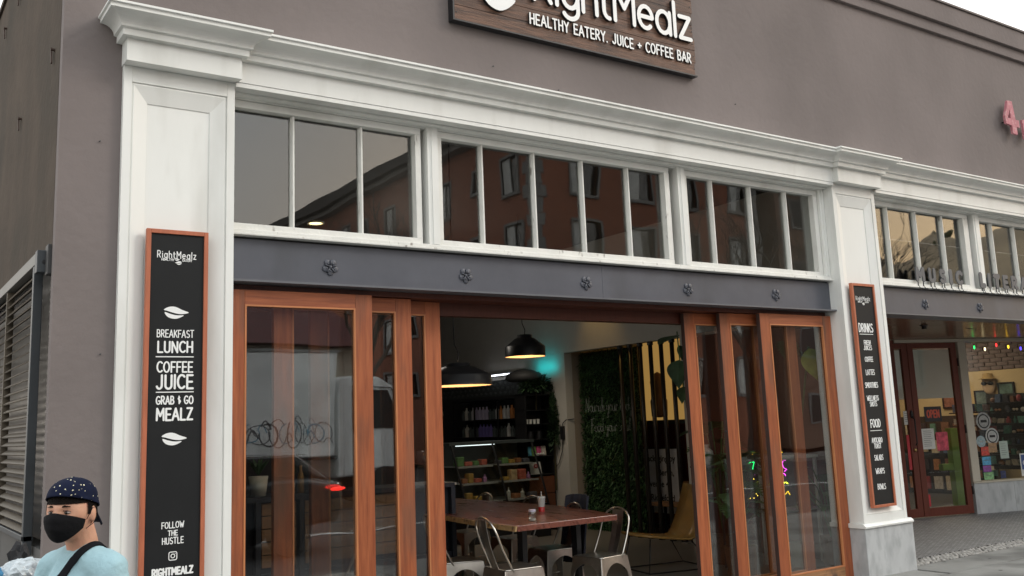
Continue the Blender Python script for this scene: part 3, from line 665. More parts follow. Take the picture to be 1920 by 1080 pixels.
for r_ in range(7):
    y = RY0 + .03
    while y < RY1 - .12:
        ww = rng.uniform(.05, .13); hh = rng.uniform(.06, .14)
        m = MB(); kk = rng.random(); zc = .575 + r_ * .175
        if kk < .4: m.obox((16.28, y + ww / 2, zc + hh / 2), (.04, 0, 0), (0, ww / 2, 0), (0, rng.uniform(-.01, .01), hh / 2))
        elif kk < .6: m.lathe([(.001, 0), (ww * .4, 0), (ww * .45, hh * .5), (ww * .2, hh * .8), (ww * .2, hh), (.001, hh)], (16.28, y + ww / 2, zc), 8)
        elif kk < .8: m.ellipsoid((16.27, y + ww * .25, zc + .05), (.02, ww * .22, .022), 8, 5); m.ellipsoid((16.27, y + ww * .75, zc + .05), (.02, ww * .22, .022), 8, 5); m.box(16.26, 16.27, y, y + ww, zc + .055, zc + .062)
        else: m.ellipsoid((16.28, y + ww / 2, zc + hh * .45), (.04, ww * .5, hh * .45), 8, 6)
        m.build('small_good', rng.choice(gp), rack); y += ww + rng.uniform(.01, .05)
sh2 = thing('green_stand', 'lime green stand behind the neighbour shop door glass', 'display stand')
m = MB(); q = Vector((15.0, 9.2, 0))
m.obox(q + UZ * .62, SU * .07, SN * .06, UZ * .62); m.build('post', mat('lime_green_paint', (.20, .33, .05), .5), sh2)
MB().obox(q + UZ * .62 - SU * .02, SU * .26, SN * .05, UZ * .05).build('arm', MATS['lime_green_paint'], sh2)
bk = thing('book_shelf', 'dark shelf of red and brown boxes behind the neighbour shop door', 'shelf')
for r_ in range(7):
    q = Vector((15.85, 9.3, .15 + .22 * r_))
    MB().obox(q, SU * .35, SN * .15, UZ * .01).build('shelf_board', black_metal, bk)
    for k in range(4): MB().obox(q + SU * (-.25 + .16 * k) + UZ * .08, SU * .065, SN * .10, UZ * rng.uniform(.04, .07)).build('box', rng.choice(gp), bk)
dk = thing('dark_merchandise_panel', 'dark panel of hanging goods on the wall behind the neighbour shop door', 'display panel'); B(16.9, 17.0, 9.6, 12.2, 0, 1.42).build('panel', MATS['dark_display'], dk)
for k in range(40): MB().obox((16.87, 9.7 + (k % 10) * .25, .2 + (k // 10) * .33), (.02, 0, 0), (0, rng.uniform(.05, .1), 0), (0, 0, rng.uniform(.08, .13))).build('hanging_good', rng.choice(gp), dk)
# string lights
sl = thing('string_lights', 'string of coloured bulbs along the top of the neighbour shop window', 'string lights')
bulbs = [(.20, (.05, .05, 1)), (.42, (.02, .7, .12)), (.62, (1, .8, .45)), (.85, (1, .03, .03)), (1.08, (1, .55, .03)), (1.32, (.08, .05, 1)), (1.55, (.4, .6, .05)), (1.8, (1, .1, .05))]
wp = []
for k in range(40):
    u = .12 + k * .05; wp.append(SO + SU * u + SN * .12 + UZ * (2.545 + .012 * math.sin(u * 27)))
MB().tube(wp, .003, 5).build('wire', black_metal, sl)
for k, (u, c) in enumerate(bulbs):
    q = SO + SU * u + SN * .12 + UZ * (2.50 - .03 * ((k * 7) % 3 - .5))
    m = MB(); m.lathe([(.001, -.036), (.010, -.024), (.0135, -.008), (.009, .015), (.007, .02)], tuple(q), 10); b_ = m.build('bulb', emis('bulb_%d' % k, c, 2.6), sl, smooth=True)
    MB().lathe([(.009, .0205), (.009, .04), (.001, .041)], tuple(q), 8).build('socket', black_metal, sl)
# stickers and notices
def flat_on_shop(name, u0, u1, z0, z1, m, label, cat, d=-.004, bld_lines=0, text=None, tcol=None):
    t = thing(name, label, cat)
    S1(u0, u1, d, d + .002, z0, z1).build('sheet', m, t)
    if bld_lines:
        lm = MB(); hh = (z1 - z0) / (bld_lines + 2)
        for k in range(bld_lines):
            zz = z1 - hh * (k + 1.3); sb(lm, u0 + (u1 - u0) * .15, u1 - (u1 - u0) * (.15 + .2 * rng.random()), d - .0008, d - .0002, zz - .003, zz + .003)
        lm.build('printed_lines', mat('grey_print', (.15, .15, .15), .8), t)
    if text:
        Pq = lambda u, v, dd: tuple(SO + SU * u + SN * (d - .0012 + dd) + UZ * v)
        wz = (z1 - z0); lettering(text, u0 + (u1 - u0) * .15, u1 - (u1 - u0) * .15, z0 + wz * .28, z1 - wz * .25, wz * .05, Pq, .0008, sp=.18).build('lettering', tcol, t)
    return t
paper = mat('white_paper', (.62, .63, .60), .8, var=.04); redp = mat('red_print', (.45, .04, .05), .6, var=.2)
flat_on_shop('open_sign', -.74, -.43, 1.38, 1.60, mat('slate_sign', (.035, .035, .04), .6), 'dark hanging sign with OPEN in red letters behind the shop door glass', 'open sign', d=.012, text='OPEN', tcol=mat('open_red', (.55, .10, .06), .5))
flat_on_shop('paper_notice', -.83, -.60, .98, 1.28, paper, 'white printed notice taped on the shop door glass', 'notice', d=.018, bld_lines=9)
flat_on_shop('red_sticker_shape', -.57, -.36, .95, 1.22, mat('pink_red_art', (.55, .08, .12), .6, var=.5, scale=12), 'red and pink illustrated poster beside the white notice on the door', 'poster', d=.018)
flat_on_shop('round_sticker_red', -.86, -.79, .16, .33, redp, 'small red oval sticker at the foot of the shop door', 'sticker', d=.018)
flat_on_shop('notice_card', -1.11, -1.02, 1.35, 1.55, paper, 'white card notice on the narrow left door leaf', 'notice', d=.018, bld_lines=5)
flat_on_shop('red_flyer', -1.10, -1.05, .70, 1.20, redp, 'tall red flyer on the narrow left door leaf', 'flyer', d=.018)
def round_sticker(u, z, r, label, m1, m2):
    t = thing('round_sticker', label, 'sticker', group='round stickers on the neighbour window')
    for rr_, mm, dd in ((r, m1, -.002), (r * .8, m2, -.0035), (r * .66, m1, -.005)):
        mb = MB(); pts = [(u + rr_ * math.cos(R(a)), z + rr_ * math.sin(R(a))) for a in range(0, 360, 15)]
        i = len(mb.v)
        for a, b in pts: mb.v.append(tuple(SO + SU * a + SN * (.018 + dd) + UZ * b))
        mb.f.append(tuple(range(i, i + 24))); mb.build('disc', mm, t)
    lm = MB(); sb(lm, u - r * .42, u + r * .42, .0115, .012, z - r * .14, z + r * .14); lm.build('emblem', m2, t)
silv = mat('silver_sticker', (.33, .34, .33), .5, var=.3, scale=30); blk = black_metal
round_sticker(.33, 1.35, .135, 'grey ring sticker with dark centre, upper one on the neighbour window', silv, blk)
round_sticker(.46, 1.12, .125, 'grey ring sticker with white centre, lower one on the neighbour window', mat('pale_sticker', (.45, .46, .45), .6, var=.2, scale=20), blk)
round_sticker(.24, 1.05, .085, 'pale blue round sticker beside the window post', mat('pale_blue_sticker', (.30, .42, .46), .6, var=.3, scale=30), silv)
for nm, u0, u1, z0, z1, c, lb in (('sticker', .22, .37, .84, .97, (.55, .08, .06), 'small red square sticker low on the neighbour window'),
    ('sticker', .22, .38, .70, .82, (.10, .35, .55), 'small blue square sticker under the red one on the neighbour window'),
    ('sticker', .22, .37, .60, .69, (.25, .08, .30), 'small purple sticker under the blue one on the neighbour window'),
    ('sticker', .22, .40, .485, .59, (.22, .42, .20), 'small green sticker at the lower corner of the neighbour window'),
    ('sticker', .36, .52, .88, 1.02, (.35, .22, .12), 'rainbow striped sticker beside the red one on the neighbour window'),
    ('sticker', .53, .63, .49, .60, (.04, .05, .12), 'small dark emblem sticker at the foot of the neighbour window')):
    flat_on_shop(nm, u0, u1, z0, z1, mat(lb[:22], c, .6, var=.4, scale=25), lb, 'sticker', d=.014, bld_lines=1)
flat_on_shop('notice_card', .57, .73, .78, 1.04, mat('pale_green_paper', (.42, .50, .44), .8), 'pale green printed notice on the neighbour window', 'notice', d=.014, bld_lines=6)
bp_ = flat_on_shop('blue_poster', .93, 1.25, .50, .84, paper, 'blue poster with pale oval emblem at the foot of the neighbour window', 'poster', d=.014)
S1(.95, 1.25, .0125, .0135, .60, .82).build('blue_field', mat('navy_print', (.06, .10, .26), .5), bp_)
mb = MB(); mb.v = [tuple(SO + SU * (1.03 + .06 * math.cos(R(a))) + SN * .011 + UZ * (.70 + .045 * math.sin(R(a)))) for a in range(0, 360, 20)]; mb.f = [tuple(range(18))]; mb.build('oval_emblem', paper, bp_)

# ------------------------------------------------------------------ louvred screen on the side wall
lv = thing('louvred_screen', 'grey metal framed screen of horizontal brown slats on the side wall', 'louvred screen')
slat_m = mat('brown_grey_slat', (0.115, 0.096, 0.072), .6, spec=.25, var=.22, scale=3, stretch=(1, .2, 1))
B(.893, .95, 6.34, 11.2, 2.665, 2.735).build('top_rail', mat('lighter_grey_rail', (.13, .13, .12), .5), lv, bevel=.003)
B(.896, .95, 6.42, 11.2, 1.03, 1.062).build('bottom_rail', frame_metal, lv, bevel=.003)
B(.896, .947, 6.42, 6.475, .95, 2.664).build('post', frame_metal, lv, bevel=.003)
B(.885, .96, 6.25, 6.335, 2.60, 2.735).build('end_bracket', frame_metal, lv, bevel=.004)
B(.93, 1.0, 6.168, 6.26, 2.58, 2.76).build('end_bracket', mat('dark_bracket', (.05, .05, .05), .6), lv, bevel=.004)
MB().tube([(.925, 6.252, 2.665), (.925, 6.243, 2.665)], .012, 8).build('bolt', black_metal, lv)
for y in (7.62, 8.9, 10.1): B(.898, .945, y, y + .03, 1.065, 2.66).build('divider', slat_m, lv)
sm0 = None
for pa, pb_ in ((6.48, 7.615), (7.655, 8.895), (8.935, 10.095), (10.135, 11.19)):
    for k in range(28):
        z = 1.085 + k * .0565
        m = MB(); m.obox((.922, (pa + pb_) / 2, z), (.019, 0, .012), (0, (pb_ - pa) / 2 - .001, 0), (-.0022, 0, .0035)); m.build('slat', slat_m, lv)
B(1.05, 1.16, 6.2, 11.18, 1.0, 2.85).build('window_board', mat('dark_window_behind', (.02, .02, .02), .3), lv)
for k in range(22): B(.985, 1.045, 6.19, 6.40, 1.1 + k * .075, 1.112 + k * .075).build('inner_slat', mat('pale_inner_slat', (.20, .19, .17), .5), lv)
B(.97, 1.03, 6.185, 6.22, .95, 2.3).build('inner_post', mat('brown_inner_post', (.18, .09, .04), .6), lv)

# ------------------------------------------------------------------ menu boards
def menu_board(xa, label):
    t = thing('menu_board', label, 'menu board')
    x0, x1, z0, z1 = xa, xa + .375, .645, 2.867; f = .026
    B(x0 + .004, x1 - .004, 6.009, 6.034, z0 + .004, z1 - .004).build('board', board_m, t)
    B(x0, x0 + f, 5.998, 6.035, z0, z1).build('frame_side', boardframe, t, bevel=.002)
    B(x1 - f, x1, 5.998, 6.035, z0, z1).build('frame_side', boardframe, t, bevel=.002)
    B(x0 + f + .0005, x1 - f - .0005, 5.9985, 6.035, z1 - f, z1).build('frame_rail', boardframe, t, bevel=.002)
    B(x0 + f + .0005, x1 - f - .0005, 5.9985, 6.035, z0, z0 + f).build('frame_rail', boardframe, t, bevel=.002)
    return t
PB = Pface(6.007)
SB = 6.007 / 6.0
def brd(t, rows, dx=0.0):
    for r_ in rows:
        n_, a, b, z0, z1 = r_[:5]; a = a * SB + dx; b = b * SB + dx; h = z1 - z0
        z0 = 1.6 + (z0 - 1.6) * SB; z1 = 1.6 + (z1 - 1.6) * SB
        if n_ == '-': B(a, b, 6.0062, 6.0075, z0, z0 + .006).build('underline', paint_w, t); continue
        hw = r_[5] if len(r_) > 5 else h * .065
        tb = r_[6] if len(r_) > 6 else None
        if n_ == 'leaf': leaf_logo((a + b) / 2, (z0 + z1) / 2, b - a, z1 - z0, PB, .001, r_[5]).build('leaf_emblem', paint_w, t); continue
        lettering(n_, a, b, z0, z1, hw, PB, .001, tb, jit=.02 if tb is None else 0, sp=.17 if tb is None else .30).build('lettering', paint_w, t)
mb1 = menu_board(1.452, 'tall black menu board reading BREAKFAST LUNCH COFFEE JUICE on the left white pilaster')
brd(mb1, [('RightMealz', 1.516, 1.750, 2.690, 2.734, .0026, GL), ('HEALTHY', 1.541, 1.618, 2.672, 2.686, .0013), ('EATERY', 1.668, 1.726, 2.672, 2.686, .0013),
    ('leaf', 1.622, 1.652, 2.673, 2.690, 1), ('leaf', 1.622, 1.664, 2.650, 2.672, -1), ('leaf', 1.561, 1.711, 2.313, 2.388, 1),
    ('BREAKFAST', 1.524, 1.743, 2.200, 2.244), ('LUNCH', 1.530, 1.737, 2.109, 2.173, .0055), ('-', 1.519, 1.745, 2.078, 2.084),
    ('COFFEE', 1.529, 1.739, 1.989, 2.050, .0048), ('JUICE', 1.527, 1.742, 1.889, 1.969, .0065), ('-', 1.524, 1.748, 1.865, 1.871),
    ('GRAB & GO', 1.528, 1.745, 1.797, 1.843, .0040), ('MEALZ', 1.531, 1.742, 1.702, 1.770, .006), ('leaf', 1.563, 1.711, 1.551, 1.626, -1) if False else ('leaf', 1.563, 1.711, 1.551, 1.626, 1),
    ('FOLLOW', 1.574, 1.702, 1.071, 1.105, .0026), ('THE', 1.612, 1.666, 1.027, 1.055, .0026), ('HUSTLE', 1.579, 1.701, .980, 1.015, .0026),
    ('RIGHTMEALZ', 1.526, 1.758, .804, .842, .0052)])
m = MB(); cx, cz, hh = 1.6435, .909, .023; pts = []
for sx, sz, a0 in ((1, 1, 0), (-1, 1, 90), (-1, -1, 180), (1, -1, 270)):
    pts += arc(cx + sx * (hh - .009), cz + sz * (hh - .009), .009, .009, a0, a0 + 90, 4)
ribbon(m, pts + [pts[0]], .0024, PB, 0, .001); ribbon(m, arc(cx, cz, .011, .011, 0, 360, 18), .0024, PB, 0, .001)
ribbon(m, [(cx + .013, cz + .013), (cx + .0135, cz + .013)], .0022, PB, 0, .001); m.build('camera_emblem', paint_w, mb1)
mb2 = menu_board(8.318, 'tall black menu board listing DRINKS and FOOD on the right white pilaster')
dd = 8.318 - 8.304 + .022
def cc(n, a, b, z0, z1, *k):   # keep each line centred on the board
    c = 8.470; h = (b - a) / 2; return (n, c - h, c + h, z0, z1) + k
brd(mb2, [cc('RightMealz', 8.34, 8.57, 2.692, 2.735, .0021, GL), ('HEALTHY', 8.385, 8.455, 2.670, 2.684, .0012), ('EATERY', 8.50, 8.56, 2.670, 2.684, .0012), cc('leaf', 8.413, 8.457, 2.645, 2.671, -1),
    cc('DRINKS', 8.322, 8.549, 2.372, 2.455, .0058), cc('-', 8.325, 8.545, 2.345, 2.35), cc('FRESH', 8.384, 8.489, 2.243, 2.284, .0035), cc('JUICES', 8.377, 8.507, 2.190, 2.232, .0035),
    cc('COFFEE', 8.384, 8.51, 2.073, 2.118, .0035), cc('LATTES', 8.380, 8.519, 1.940, 1.99, .0035), cc('SMOOTHIES', 8.351, 8.555, 1.812, 1.862, .0035),
    cc('WELLNESS', 8.355, 8.54, 1.684, 1.730, .0035), cc('SHOTS', 8.390, 8.502, 1.628, 1.672, .0035), cc('FOOD', 8.366, 8.521, 1.420, 1.495, .0055), cc('-', 8.355, 8.544, 1.384, 1.389),
    cc('AVOCADO', 8.373, 8.54, 1.270, 1.316, .0035), cc('TOAST', 8.391, 8.50, 1.215, 1.260, .0035), cc('SALADS', 8.389, 8.526, 1.098, 1.148, .0035), cc('WRAPS', 8.393, 8.530, .968, 1.018, .0035), cc('BOWLS', 8.394, 8.521, .818, .868, .0035)], dx=.012)

# ------------------------------------------------------------------ wooden main sign
sg = thing('wooden_shop_sign', 'brown plank sign with white raised letters reading HEALTHY EATERY JUICE + COFFEE BAR', 'sign')
zb = 4.72
for k in range(9):
    dx = random.uniform(-.012, .010)
    B(3.715, 6.335 + dx, 6.022 + random.uniform(-.003, .003), 6.045, zb + .1225 * k, zb + .1225 * k + .1195).build('plank', plank_m, sg, bevel=.002)
B(3.70, 6.33, 6.046, 6.078, zb + .0, zb + 1.1).build('backing_panel', black_metal, sg)
B(3.698, 3.713, 6.008, 6.078, zb - .014, zb + 1.11).build('edge_trim', black_metal, sg)
B(3.7135, 6.345, 6.008, 6.078, zb - .014, zb - .002).build('edge_trim', black_metal, sg)
PS = Pface(5.992)
blackside = mat('black_letter_return', (.012, .012, .013), .5)
def raised(res, name):
    for c, mb in res:
        o = mb.build(name, paint_w, sg); o.data.materials.append(blackside)
        for p in o.data.polygons:
            if abs(p.normal.y) < .5: p.material_index = 1
raised(lettering('RightMealz', 4.47, 6.275, 5.048, 5.395, .0205, PS, .030, GL, sp=.13, perletter=True), 'letter')
raised(lettering('HEALTHY EATERY. JUICE + COFFEE BAR', 4.432, 6.262, 4.828, 4.917, .0075, Pface(6.002), .02, None, sp=.2, jit=.03, perletter=True), 'small_letter')
o = leaf_logo(4.15, 5.065, .46, .40, PS, .030, 1).build('leaf_emblem', paint_w, sg); o.data.materials.append(blackside)
for p in o.data.polygons:
    if abs(p.normal.y) < .5: p.material_index = 1
for k in range(9):
    for x in (3.735, 6.315): MB().tube([(x, 6.02, zb + .06 + .1225 * k), (x, 6.016, zb + .06 + .1225 * k)], .006, 6).build('screw', black_metal, sg)

# ------------------------------------------------------------------ pink number and cut-out letters on posts
pk = mat('faded_pink_paint', (.46, .17, .20), .7, var=.15, scale=12, blotch=((.52, .28, .29), 24)); pks = mat('dark_letter_side', (.09, .06, .06), .7)
n4 = thing('pink_number_sign', 'faded pink block number 4 standing off the grey wall', 'number sign')
h = MB(); P4 = [(.10, .40), (.23, .40), (.27, .12), (.33, .11), (.335, .03), (.275, .03), (.275, -.07), (.15, -.07), (.14, .06), (0, .07), (-.01, .18)]
X4, Z4 = 11.72, 4.99
tri4 = [(.125, .25), (.125, .14), (.06, .14)]
# front as quads around the counter
outer = [(.10, .37), (.20, .37), (.235, .14), (.31, .135), (.315, .04), (.24, .04), (.245, -.06), (.145, -.055), (.135, .045), (.005, .055), (-.005, .15)]
h.prism([(.10, .37), (.20, .37), (.235, .14), (.235, .135), (.125, .135), (.125, .26)], (0, .03, 0), (X4, 5.985, Z4)); h.prism([(.10, .37), (.1245, .26), (.055, .135), (-.005, .15)], (0, .03, 0), (X4, 5.985, Z4))
h.prism([(-.005, .1495), (.055, .1345), (.235, .1345), (.31, .134), (.315, .04), (.24, .04), (.245, -.06), (.145, -.055), (.135, .045), (.005, .055)], (0, .03, 0), (X4, 5.9852, Z4))
o = h.build('number', pk, n4)
m = MB()
for a in (.08, .2): m.tube([(X4 + a, 6.01, Z4 + .1), (X4 + a, 6.08, Z4 + .1)], .008, 6)
m.build('stand_off', black_metal, n4)
n5 = thing('pink_letter_sign', 'faded pink block letter cut off by the photo edge beside the number 4', 'letter sign')
h = MB()
h.prism([(0, .16), (.10, .17), (.11, -.08), (.01, -.09)], (0, .03, 0), (X4 + .40, 5.985, Z4)); h.prism([(.1105, .10), (.22, .11), (.22, .03), (.1105, .02)], (0, .03, 0), (X4 + .40, 5.985, Z4))
h.build('letter', pk, n5)
cut = thing('cutout_letter_sign', 'grey cut-out letters reading MUSIC LITERATURE standing on posts along the beam', 'letter sign')
def chunk(ch, x0, x1, z0, z1):
    w_, st_ = G[ch]; sx = (x1 - x0 - .07) / w_; sy = (z1 - z0 - .07)
    m = MB()
    for k, s_ in enumerate(st_): ribbon(m, [(x0 + .035 + a * sx, z0 + .035 + b * sy) for a, b in s_], .024 if ch in 'SCRUEMA' else .030, Pface(6.13), -.0004 * k, .012)
    m.build('letter', letter_grey, cut)
    nposts = 2 if (x1 - x0) > .13 else 1
    for k in range(nposts):
        xx = x0 + .05 + (x1 - x0 - .10) * k if nposts == 2 else (x0 + x1) / 2
        m = MB(); m.tube([(xx, 6.137, z0 + .05), (xx, 6.137, 2.93), (xx, 6.12, 2.895), (xx + .05, 6.118, 2.893)], .006, 6); m.build('post', black_metal, cut)
x = 9.646
for ch, ww in (('M', .20), ('U', .17), ('S', .15), ('I', .085), ('C', .17)): chunk(ch, x, x + ww, 2.955, 3.15); x += ww + .045
x = 10.93
for ch, ww in zip('LITERATURE', (.14, .085, .16, .15, .17, .18, .16, .17, .17, .15)): chunk(ch, x, x + ww, 2.95, 3.15); x += ww + .04
# ------------------------------------------------------------------ cafe room
struct('floor', MB().box(1.22, 8.96, 6.075, 15.6, -.05, .0).box(8.961, 10.6, 9.0, 11.9, -.05, -.001), int_floor)
struct('ceiling', B(1.2, 9.2, 6.445, 15.6, 4.22, 4.28), int_dark)
struct('wall_left', B(1.215, 1.3, 6.42, 15.6, 0, 4.3), int_dark)
struct('wall_back', B(1.3, 9.2, 15.6, 15.7, 0, 4.3), mat('dark_back_wall', (.05, .045, .045), .8))
rw = MB(); rw.box(8.98, 9.12, 8.9, 15.6, 2.63, 4.3); rw.box(8.9805, 9.26, 6.42, 8.9, 2.61, 4.3); rw.box(8.981, 9.12, 8.905, 9.18, 0, 2.629); rw.box(8.98, 9.12, 11.68, 15.6, 0, 2.629)
struct('wall_right', rw, int_wall)
struct('wall_front_inside', MB().box(2.0, 8.9, 6.41, 6.44, 3.9, 4.3), int_dark)
struct('wall_right_front', B(8.905, 8.975, 6.43, 8.9, 0.0, 4.2), int_wall) if False else None
al = MB(); al.box(9.121, 10.6, 11.681, 11.76, 0, 3.2); al.box(10.5, 10.6, 9.0, 11.7, 0, 3.2); al.box(9.12, 10.5, 9.0, 9.1, 0, 3.2); al.box(9.121, 10.5, 9.1, 11.68, 3.2, 3.25)
struct('alcove_wall', al, mat('alcove_plaster', (.30, .25, .2), .8))
struct('alcove_ceiling', B(9.121, 10.49, 9.11, 11.67, 2.9, 2.95), cream)
gw = thing('alcove_glow_panel', 'emissive amber sheet standing in for the glow high in the alcove behind the steel tubes', 'glow panel'); B(10.44, 10.47, 9.15, 11.6, 1.55, 2.9).build('glow_sheet', emis('amber_glow', (.85, .50, .14), .17), gw)  # added emissive sheet imitates the yellow glow beyond the opening
B(10.40, 10.435, 9.15, 11.6, .0, 1.54).build('red_panel', mat('dull_red_panel', (.16, .02, .012), .7), gw)
# planter silhouettes in front of the glow
leafg = mat('dark_leaf', (.035, .075, .03), .5, var=.4, scale=9); leafl = mat('mid_leaf', (.075, .15, .045), .45, var=.35, scale=7); leafy = mat('lime_leaf', (.42, .52, .10), .5, var=.2, scale=6)
def sprig(m, base, d, l, rng, wd=.012, up=.4):
    b = Vector(base); d = Vector(d).normalized(); s_ = d.cross(Vector((0, 0, 1)))
    if s_.length < .05: s_ = Vector((1, 0, 0))
    s_.normalize(); t = b + d * l; mid = b + d * l * .5 + Vector((0, 0, 1)) * l * .08
    m.v += [tuple(b), tuple(mid + s_ * wd), tuple(t - Vector((0, 0, l * .1))), tuple(mid - s_ * wd)]; i = len(m.v) - 4; m.f.append((i, i + 1, i + 2, i + 3))
def bush(name, label, c, r, n, m_, wd, l, cat='plant', pot=None, group=None, seed=1):
    t = thing(name, label, cat, group=group); rg = random.Random(seed); m = MB()
    for k in range(n):
        a = rg.uniform(0, 2 * math.pi); e = rg.uniform(-.5, 1.4); q = rg.random() ** .5
        d = Vector((math.cos(a) * math.cos(e), math.sin(a) * math.cos(e), math.sin(e)))
        p = Vector(c) + Vector((d.x * r[0], d.y * r[1], d.z * r[2])) * q * .8
        sprig(m, p, d + Vector((rg.uniform(-.5, .5), rg.uniform(-.5, .5), rg.uniform(-.4, .4))), l * rg.uniform(.6, 1.3), rg, wd)
    o = m.build('foliage', m_, t, fix=False); o['kind'] = 'stuff'
    MB().tube([(c[0], c[1], c[2] - r[2] - .15), (c[0] + .01, c[1], c[2])], .012, 6).build('stem', mat('stem', (.06, .05, .02), .8), t)
    return t
t = bush('alcove_plant', 'dark leafy plant against the amber glow in the alcove', (10.2, 10.1, 2.0), (.22, .35, .38), 160, leafg, .025, .13, seed=5)
bst = thing('bust_ornament', 'pale bust ornament on the shelf in the alcove behind the tubes', 'ornament'); m = MB(); m.lathe([(.02, -.35), (.12, -.33), (.13, -.1), (.07, .0), (.10, .08), (.12, .18), (.09, .28), (.01, .33)], (10.1, 10.85, 1.95), 14); m.build('figure', mat('pale_orange_clay', (.28, .15, .07), .7), bst, smooth=True)
B(9.95, 10.38, 9.2, 11.5, 1.50, 1.56).build('shelf', int_dark, bst)
# green wall
gv = thing('leaf_wall', 'dense dark green artificial leaf wall with white script beside the tubes', 'leaf wall')
B(9.30, 9.34, 10.42, 11.675, 0.0, 2.62).build('backing', mat('green_backing', (.012, .022, .01), .9), gv)
m = MB(); rg = random.Random(9)
for k in range(9500):
    p = (9.30 - rg.uniform(0, .05), rg.uniform(10.36, 11.66), rg.uniform(0.02, 2.62)); sprig(m, p, (-rg.uniform(.3, 1), rg.uniform(-1, 1), rg.uniform(-.9, .7)), rg.uniform(.05, .10), rg, .010)
o = m.build('foliage', mat('hedge_leaf', (.05, .115, .04), .55, var=.5, scale=6), gv, fix=False); o['kind'] = 'stuff'
# script: flowing lower-case line
def script(seed, z0, y0, y1, words):
    rg = random.Random(seed); m = MB(); y = y0; pts_all = []
    P_ = lambda u, v, d: (9.225 + d, u, v)
    return P_
GS = {'a': (.5, [arc(.25, .22, .22, .22, 40, 380, 12) + [(.47, 0), (.6, .1)]]), 'o': (.5, [arc(.25, .22, .22, .22, 60, 420, 12) + [(.6, .35)]]), 'u': (.55, [[(0, .42), (.02, .12)] + arc(.18, .12, .16, .12, 180, 350, 6) + [(.4, .42)], [(.4, .42), (.42, .02), (.58, .1)]]),
 'r': (.4, [[(.02, 0), (.08, .4), (.18, .46), (.34, .36)]]), 'i': (.25, [[(.1, .42), (.08, 0), (.24, .1)], [(.12, .62), (.12, .63)]]), 's': (.4, [[(.32, .42), (.1, .34), (.28, .14), (.02, .02)]]), 'h': (.5, [[(.12, 1), (.04, 0)], [(.06, .2), (.24, .44), (.36, .3), (.34, 0), (.5, .1)]]),
 'y': (.5, [[(.02, .42), (.08, .1), (.3, .1), (.42, .42)], [(.42, .42), (.3, -.4), (.08, -.44), (.2, -.1), (.55, .12)]]), 'b': (.45, [[(.2, 1), (.04, .3), (.04, .05), (.24, 0), (.36, .2), (.2, .38), (.06, .2)]]), 'd': (.5, [arc(.22, .2, .2, .2, 40, 380, 10), [(.5, 1), (.4, .05), (.56, .06)]]),
 'l': (.25, [[(.04, .1), (.24, .9), (.12, 1), (.06, .1), (.24, .04)]]), 'n': (.5, [[(.02, .42), (.04, 0)], [(.04, .2), (.22, .44), (.34, .3), (.34, 0), (.5, .1)]]), 'N': (.7, [[(0, 0), (.16, 1)], [(.16, 1), (.5, 0)], [(.5, 0), (.7, 1.05)]]), 'F': (.6, [[(.1, -.1), (.26, .95)], [(.05, .95), (.66, 1.02)], [(.12, .5), (.5, .52)]]), ' ': (.3, [])}
PV = lambda u, v, d: (9.222 + d, 22.2 - u, v) 
for txt, ya, yb_, z0, z1 in (('Nourish your body', 11.52, 10.47, 1.72, 1.93), ('Feed your soul'.replace('e', 'o'), 11.42, 10.52, 1.43, 1.62)):
    m = lettering(txt, 22.2 - ya, 22.2 - yb_, z0, z1, .0030, PV, .004, GS, sp=.02)
    m.build('script_lettering', mat('script_white', (.42, .45, .42), .6), gv)
# steel tubes
for k, y in enumerate((10.459, 10.248, 10.037, 9.826, 9.615, 9.404)):
    t = thing('steel_tube', ['first', 'second', 'third', 'fourth', 'fifth', 'sixth'][k] + ' dark steel tube from the leaf wall, standing in the wall opening', 'tube', (9.05, y, 0), group='dark steel tubes in the wall opening')
    MB().tube([(0, 0, .03), (0, 0, 2.60)], .030, 14).build('pole', mat('dark_bronze_tube', (.05, .043, .038), .35, metal=.6, var=.1), t, smooth=True)
    MB().lathe([(.001, .03), (.045, .03), (.045, 0), (.001, 0)], (0, 0, 0), 14).build('foot', black_metal, t); MB().lathe([(.001, 2.627), (.042, 2.627), (.042, 2.585), (.030, 2.58)], (0, 0, 0), 14).build('collar', black_metal, t)
# hanging poster behind tubes
ps = thing('white_poster', 'white poster with black words behind the steel tubes', 'poster'); B(9.60, 9.606, 9.95, 10.72, .27, 1.16).build('sheet', mat('poster_white', (.62, .62, .62), .7), ps)
B(9.598, 9.61, 9.93, 10.74, 1.16, 1.18).build('top_rod', black_metal, ps)
def btext(txt, loc, size, rot, m_, parent, ext=.0005, bold=False, name='lettering', sx=1.0):
    cu = bpy.data.curves.new(name, 'FONT'); cu.body = txt; cu.size = size; cu.extrude = ext; cu.align_x = 'LEFT'; cu.offset = .004 * size * (4 if bold else 0)
    cu.materials.append(m_); o = bpy.data.objects.new(name, cu); COL.objects.link(o); o.parent = parent; o.location = loc; o.rotation_euler = rot; o.scale = (sx, 1, 1)
    dg = bpy.context.evaluated_depsgraph_get(); me = bpy.data.meshes.new_from_object(o.evaluated_get(dg)); n2 = bpy.data.objects.new(name, me); COL.objects.link(n2); n2.parent = parent; n2.location = loc; n2.rotation_euler = rot; n2.scale = (sx, 1, 1)
    bpy.data.objects.remove(o); bpy.data.curves.remove(cu); return n2
for txt, z, y0 in (('Packaging by', .985, 10.69), ('Berlin,', .79, 10.42), ('Avenue 4', .63, 10.69), ('Ridgeford', .44, 10.60)):
    btext(txt, (9.597, y0, z), .125, (R(90), 0, R(-90)), blk, ps, bold=True)
bench = thing('wooden_bench', 'low brown wooden bench behind the steel tubes', 'bench')
